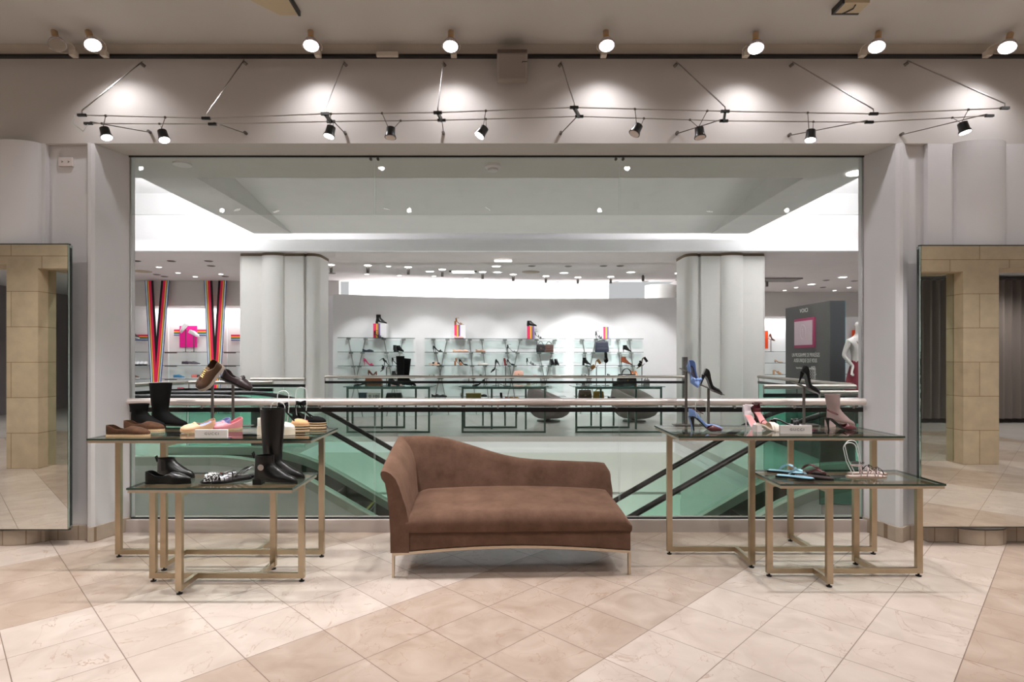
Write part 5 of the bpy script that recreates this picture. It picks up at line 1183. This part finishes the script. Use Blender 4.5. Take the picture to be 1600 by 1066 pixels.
# ---- right niche
RY = 17.3
def rz(y): return pz(y, RY)
t = thing('niche_shelf_unit', 'lit niche shelves left of the dark kiosk', 'shelves', (px(1212, RY), RY, 0)); hw = .55
for y in (549.5, 567, 585, 603): m = MB().box(-hw, hw, -.14, .12, rz(y)-.012, rz(y)); m.mi = [1, 1, 1, 1, 0, 0]; m.build('glass_shelf', [gl_shelf, gl_sedge], t, False)
for s in (-1, 1): MB().box(s*hw-.012, s*hw+.012, .10, .14, 0, 2.6).build('upright', white_m, t, False)
t = thing('niche_shelf_unit', 'lit niche shelves behind the mannequin', 'shelves', (px(1338, RY), RY, 0)); hw = .75
for y in (566, 584.5, 600): m = MB().box(-hw, hw, -.14, .12, rz(y)-.012, rz(y)); m.mi = [1, 1, 1, 1, 0, 0]; m.build('glass_shelf', [gl_shelf, gl_sedge], t, False)
for s in (-1, 1): MB().box(s*hw-.012, s*hw+.012, .10, .14, 0, 2.6).build('upright', white_m, t, False)
org = C('orange_panel_paint', (240, 78, 20), .6)
for x0, x1, y0, y1, l in ((1175, 1199.5, 517, 545, 'orange panel beside the right column'), (1331, 1356, 516, 548, 'orange panel behind the mannequin')):
    Y = 17.46; o = MB().box(px(x0, Y), px(x1, Y), Y-.03, Y, pz(y1, Y), pz(y0, Y)).build('orange_panel', org, smooth=False); tag(o, l, 'panel')
rs = lambda x, y: Vector((px(x, RY), RY, rz(y)))
q = rs(1204.5, 549.5); stand('thin post stand in the right niche', q, .36, 0, .35, .2, .14); pump('brown heel on the thin post in the right niche', q+Vector((.02, 0, .36)), 0, .35, cognac, nude, .1, .22, fine=False)
pump('nude and black pump on the second shelf of the right niche', rs(1217, 567), 0, 0, nude, dark_in, .04, .26, fine=False, heelm=black_l); sandal('nude wedge heel on the third shelf of the right niche', rs(1216, 585), 0, 0, C('nude_wedge', (214, 160, 120), .6), nude, .12, .28, False, straps=((.7, .05), (.5, .07)), block=True, w=.04)
pump('black pump on the niche shelf beneath the mannequin hand', rs(1335, 584.5), 0, 0, black_l, dark_in, .08, .24, fine=False)
# ---- kiosk
KM = C('kiosk_grey', (78, 78, 76), .6); kt = thing('information_kiosk', 'dark grey panel kiosk with white lettering and a magenta framed square', 'kiosk', (5.61, 10.4, 0))
MB().box(-.13, .13, -.75, .76, 0, 2.4).build('body', KM, kt, False)
MB().box(-.12, .131, -.752, -.75, 0.01, 2.395).build('end_panel', C('kiosk_dark', (48, 50, 52), .6), kt, False)
MB().box(.128, .134, -.753, -.74, 0.01, 2.395).build('teal_edge', C('teal', (30, 120, 130), .5), kt, False)
fr = MB().box(-.15, -.13, -.31, .39, 1.62, 2.16).build('magenta_frame', C('magenta_frame', (150, 40, 84), .5), kt, False)
pn = MB().box(-.158, -.15, -.25, .37, 1.67, 2.11).build('pale_panel', C('pale_mauve', (196, 176, 184), .5), fr, False)
MB().tube([(-.16, .06+.10*math.cos(a), 1.91+.13*math.sin(a)) for a in [2*PI*k/20 for k in range(20)]], .004, 5, loop=True).build('oval_emblem', C('emblem', (222, 206, 212), .5), pn)
MB().tube([(-.16, .06, 1.84), (-.16, .06, 1.97), (-.16, .09, 1.95)], .005, 5).build('emblem_stem', C('emblem', (222, 206, 212)), pn)
kw = C('kiosk_white', (214, 212, 206), .6); kr = (PI/2, 0, -PI/2)
text_mesh('lettering', 'VOICI', .10, kw, kt, (-.131, .08, 2.30), kr, sx=1.1)
text_mesh('lettering', 'UN PROGRAMME DE PRIVILÈGES', .10, kw, kt, (-.131, .03, 1.485), kr, sx=.66)
text_mesh('lettering', 'AUSSI UNIQUE QUE VOUS', .10, kw, kt, (-.131, .04, 1.385), kr, sx=.68)
text_mesh('lettering', 'Inscrivez-vous aujourd\'hui', .055, kw, kt, (-.131, .04, 1.25), kr, sx=1.1)
# ---- mannequin
mt = thing('mannequin', 'pale mannequin in a dark red dress with hand on hip, right of the kiosk', 'mannequin', (px(1342, 9.15), 9.15, 0))
MB().lathe([(.28, 0), (.28, .03), (.26, .035)], (0, 0, 0), 24).build('base_plate', steel, mt)
V = [(0, 0, 1.22), (0, 0, 1.40), (0, .01, 1.58), (0, 0, 1.72), (0, 0, 1.80), (0, -.01, 1.90), (0, -.02, 2.02), (-.16, 0, 1.70), (-.23, .02, 1.47), (-.13, -.06, 1.30), (-.19, -.12, 1.20), (.16, 0, 1.70), (.20, .02, 1.44), (.22, -.04, 1.20), (-.08, 0, 1.12), (-.08, 0, .62), (-.08, .01, .14), (.08, 0, 1.12), (.08, 0, .62), (.08, .01, .14), (-.08, -.12, .05), (.08, -.12, .05), (0, -.015, 1.96)]
E = [(0, 1), (1, 2), (2, 3), (3, 4), (4, 5), (5, 22), (22, 6), (3, 7), (7, 8), (8, 9), (9, 10), (3, 11), (11, 12), (12, 13), (0, 14), (14, 15), (15, 16), (16, 20), (0, 17), (17, 18), (18, 19), (19, 21)]
RD = [.15, .11, .13, .12, .045, .065, .05, .05, .036, .026, .014, .05, .036, .022, .08, .052, .03, .08, .052, .03, .025, .025, .08]
for k, (dx, dz, dy) in enumerate(((-.03, -.03, -.03), (-.012, -.05, -.04), (.008, -.05, -.045), (.02, -.035, -.04))):
    V.append((-.19+dx, -.12+dy, 1.20+dz)); E.append((10, len(V)-1)); RD.append(.006)
me = bpy.data.meshes.new('mannequin_body'); me.from_pydata(V, E, []); bo = bpy.data.objects.new('mannequin_body', me); COL.objects.link(bo); bo.parent = mt
sk = bo.modifiers.new('skin', 'SKIN'); me.skin_vertices[0].data[0].use_root = True
for i, r in enumerate(RD): me.skin_vertices[0].data[i].radius = (r, r*(.8 if i < 3 else 1))
ss = bo.modifiers.new('subsurf', 'SUBSURF'); ss.levels = 2; ss.render_levels = 2; sk.use_smooth_shade = True
me.materials.append(C('mannequin_skin', (178, 174, 170), .5)); 
m = MB(); R = []
for z, r, fy in ((1.47, .105, .75), (1.42, .105, .75), (1.32, .13, .8), (1.22, .155, .85), (1.0, .2, .9), (.7, .27, .95), (.42, .34, 1)):
    R.append([(r*math.cos(2*PI*k/32)*(1+.05*math.sin(k*1.5)*(1.47-z)), r*fy*math.sin(2*PI*k/32)*(1+.05*math.sin(k*1.5)*(1.47-z)), z) for k in range(32)])
m.rings(R, caps=False); dr = m.build('dress', C('burgundy_cloth', (100, 16, 34), .7), mt); so = dr.modifiers.new('thickness', 'SOLIDIFY'); so.thickness = .006
for sg in (-1, 1): MB().tube([(sg*.06, .08, 1.46), (-sg*.03, -.09, 1.60), (-sg*.09, -.03, 1.74)] if sg > 0 else [(.07, -.09, 1.45), (0, -.115, 1.56), (-.1, -.04, 1.75)], .005, 5).build('strap', C('burgundy_cloth', (100, 16, 34)), mt)
# ---- poster at the gap left of the curved wall
t = thing('framed_poster', 'dark poster with a green patch in the gap beside the left column', 'poster', (px(505, 14.5), 14.575, 0))
MB().box(-.35, .30, -.02, .02, pz(586, 14.5), pz(484, 14.5)).build('panel', C('poster_brown', (96, 86, 82), .6), t, False)
MB().box(-.34, .29, -.026, -.02, pz(586, 14.5), pz(562, 14.5)).build('dark_patch', C('poster_black', (24, 24, 28), .6), t, False)
MB().box(-.34, .29, -.026, -.02, pz(562, 14.5), pz(546, 14.5)).build('green_patch', C('poster_green', (110, 160, 40), .6), t, False)
MB().box(-.34, .29, -.026, -.02, pz(546, 14.5), pz(528, 14.5)).build('blue_patch', C('poster_blue', (110, 118, 136), .6), t, False)
m = MB(); m.box(-4.62, -4.15, 14.0, 14.1, 0, 2.95); struct('wall_fin', m, jamb_m)
#END FAR
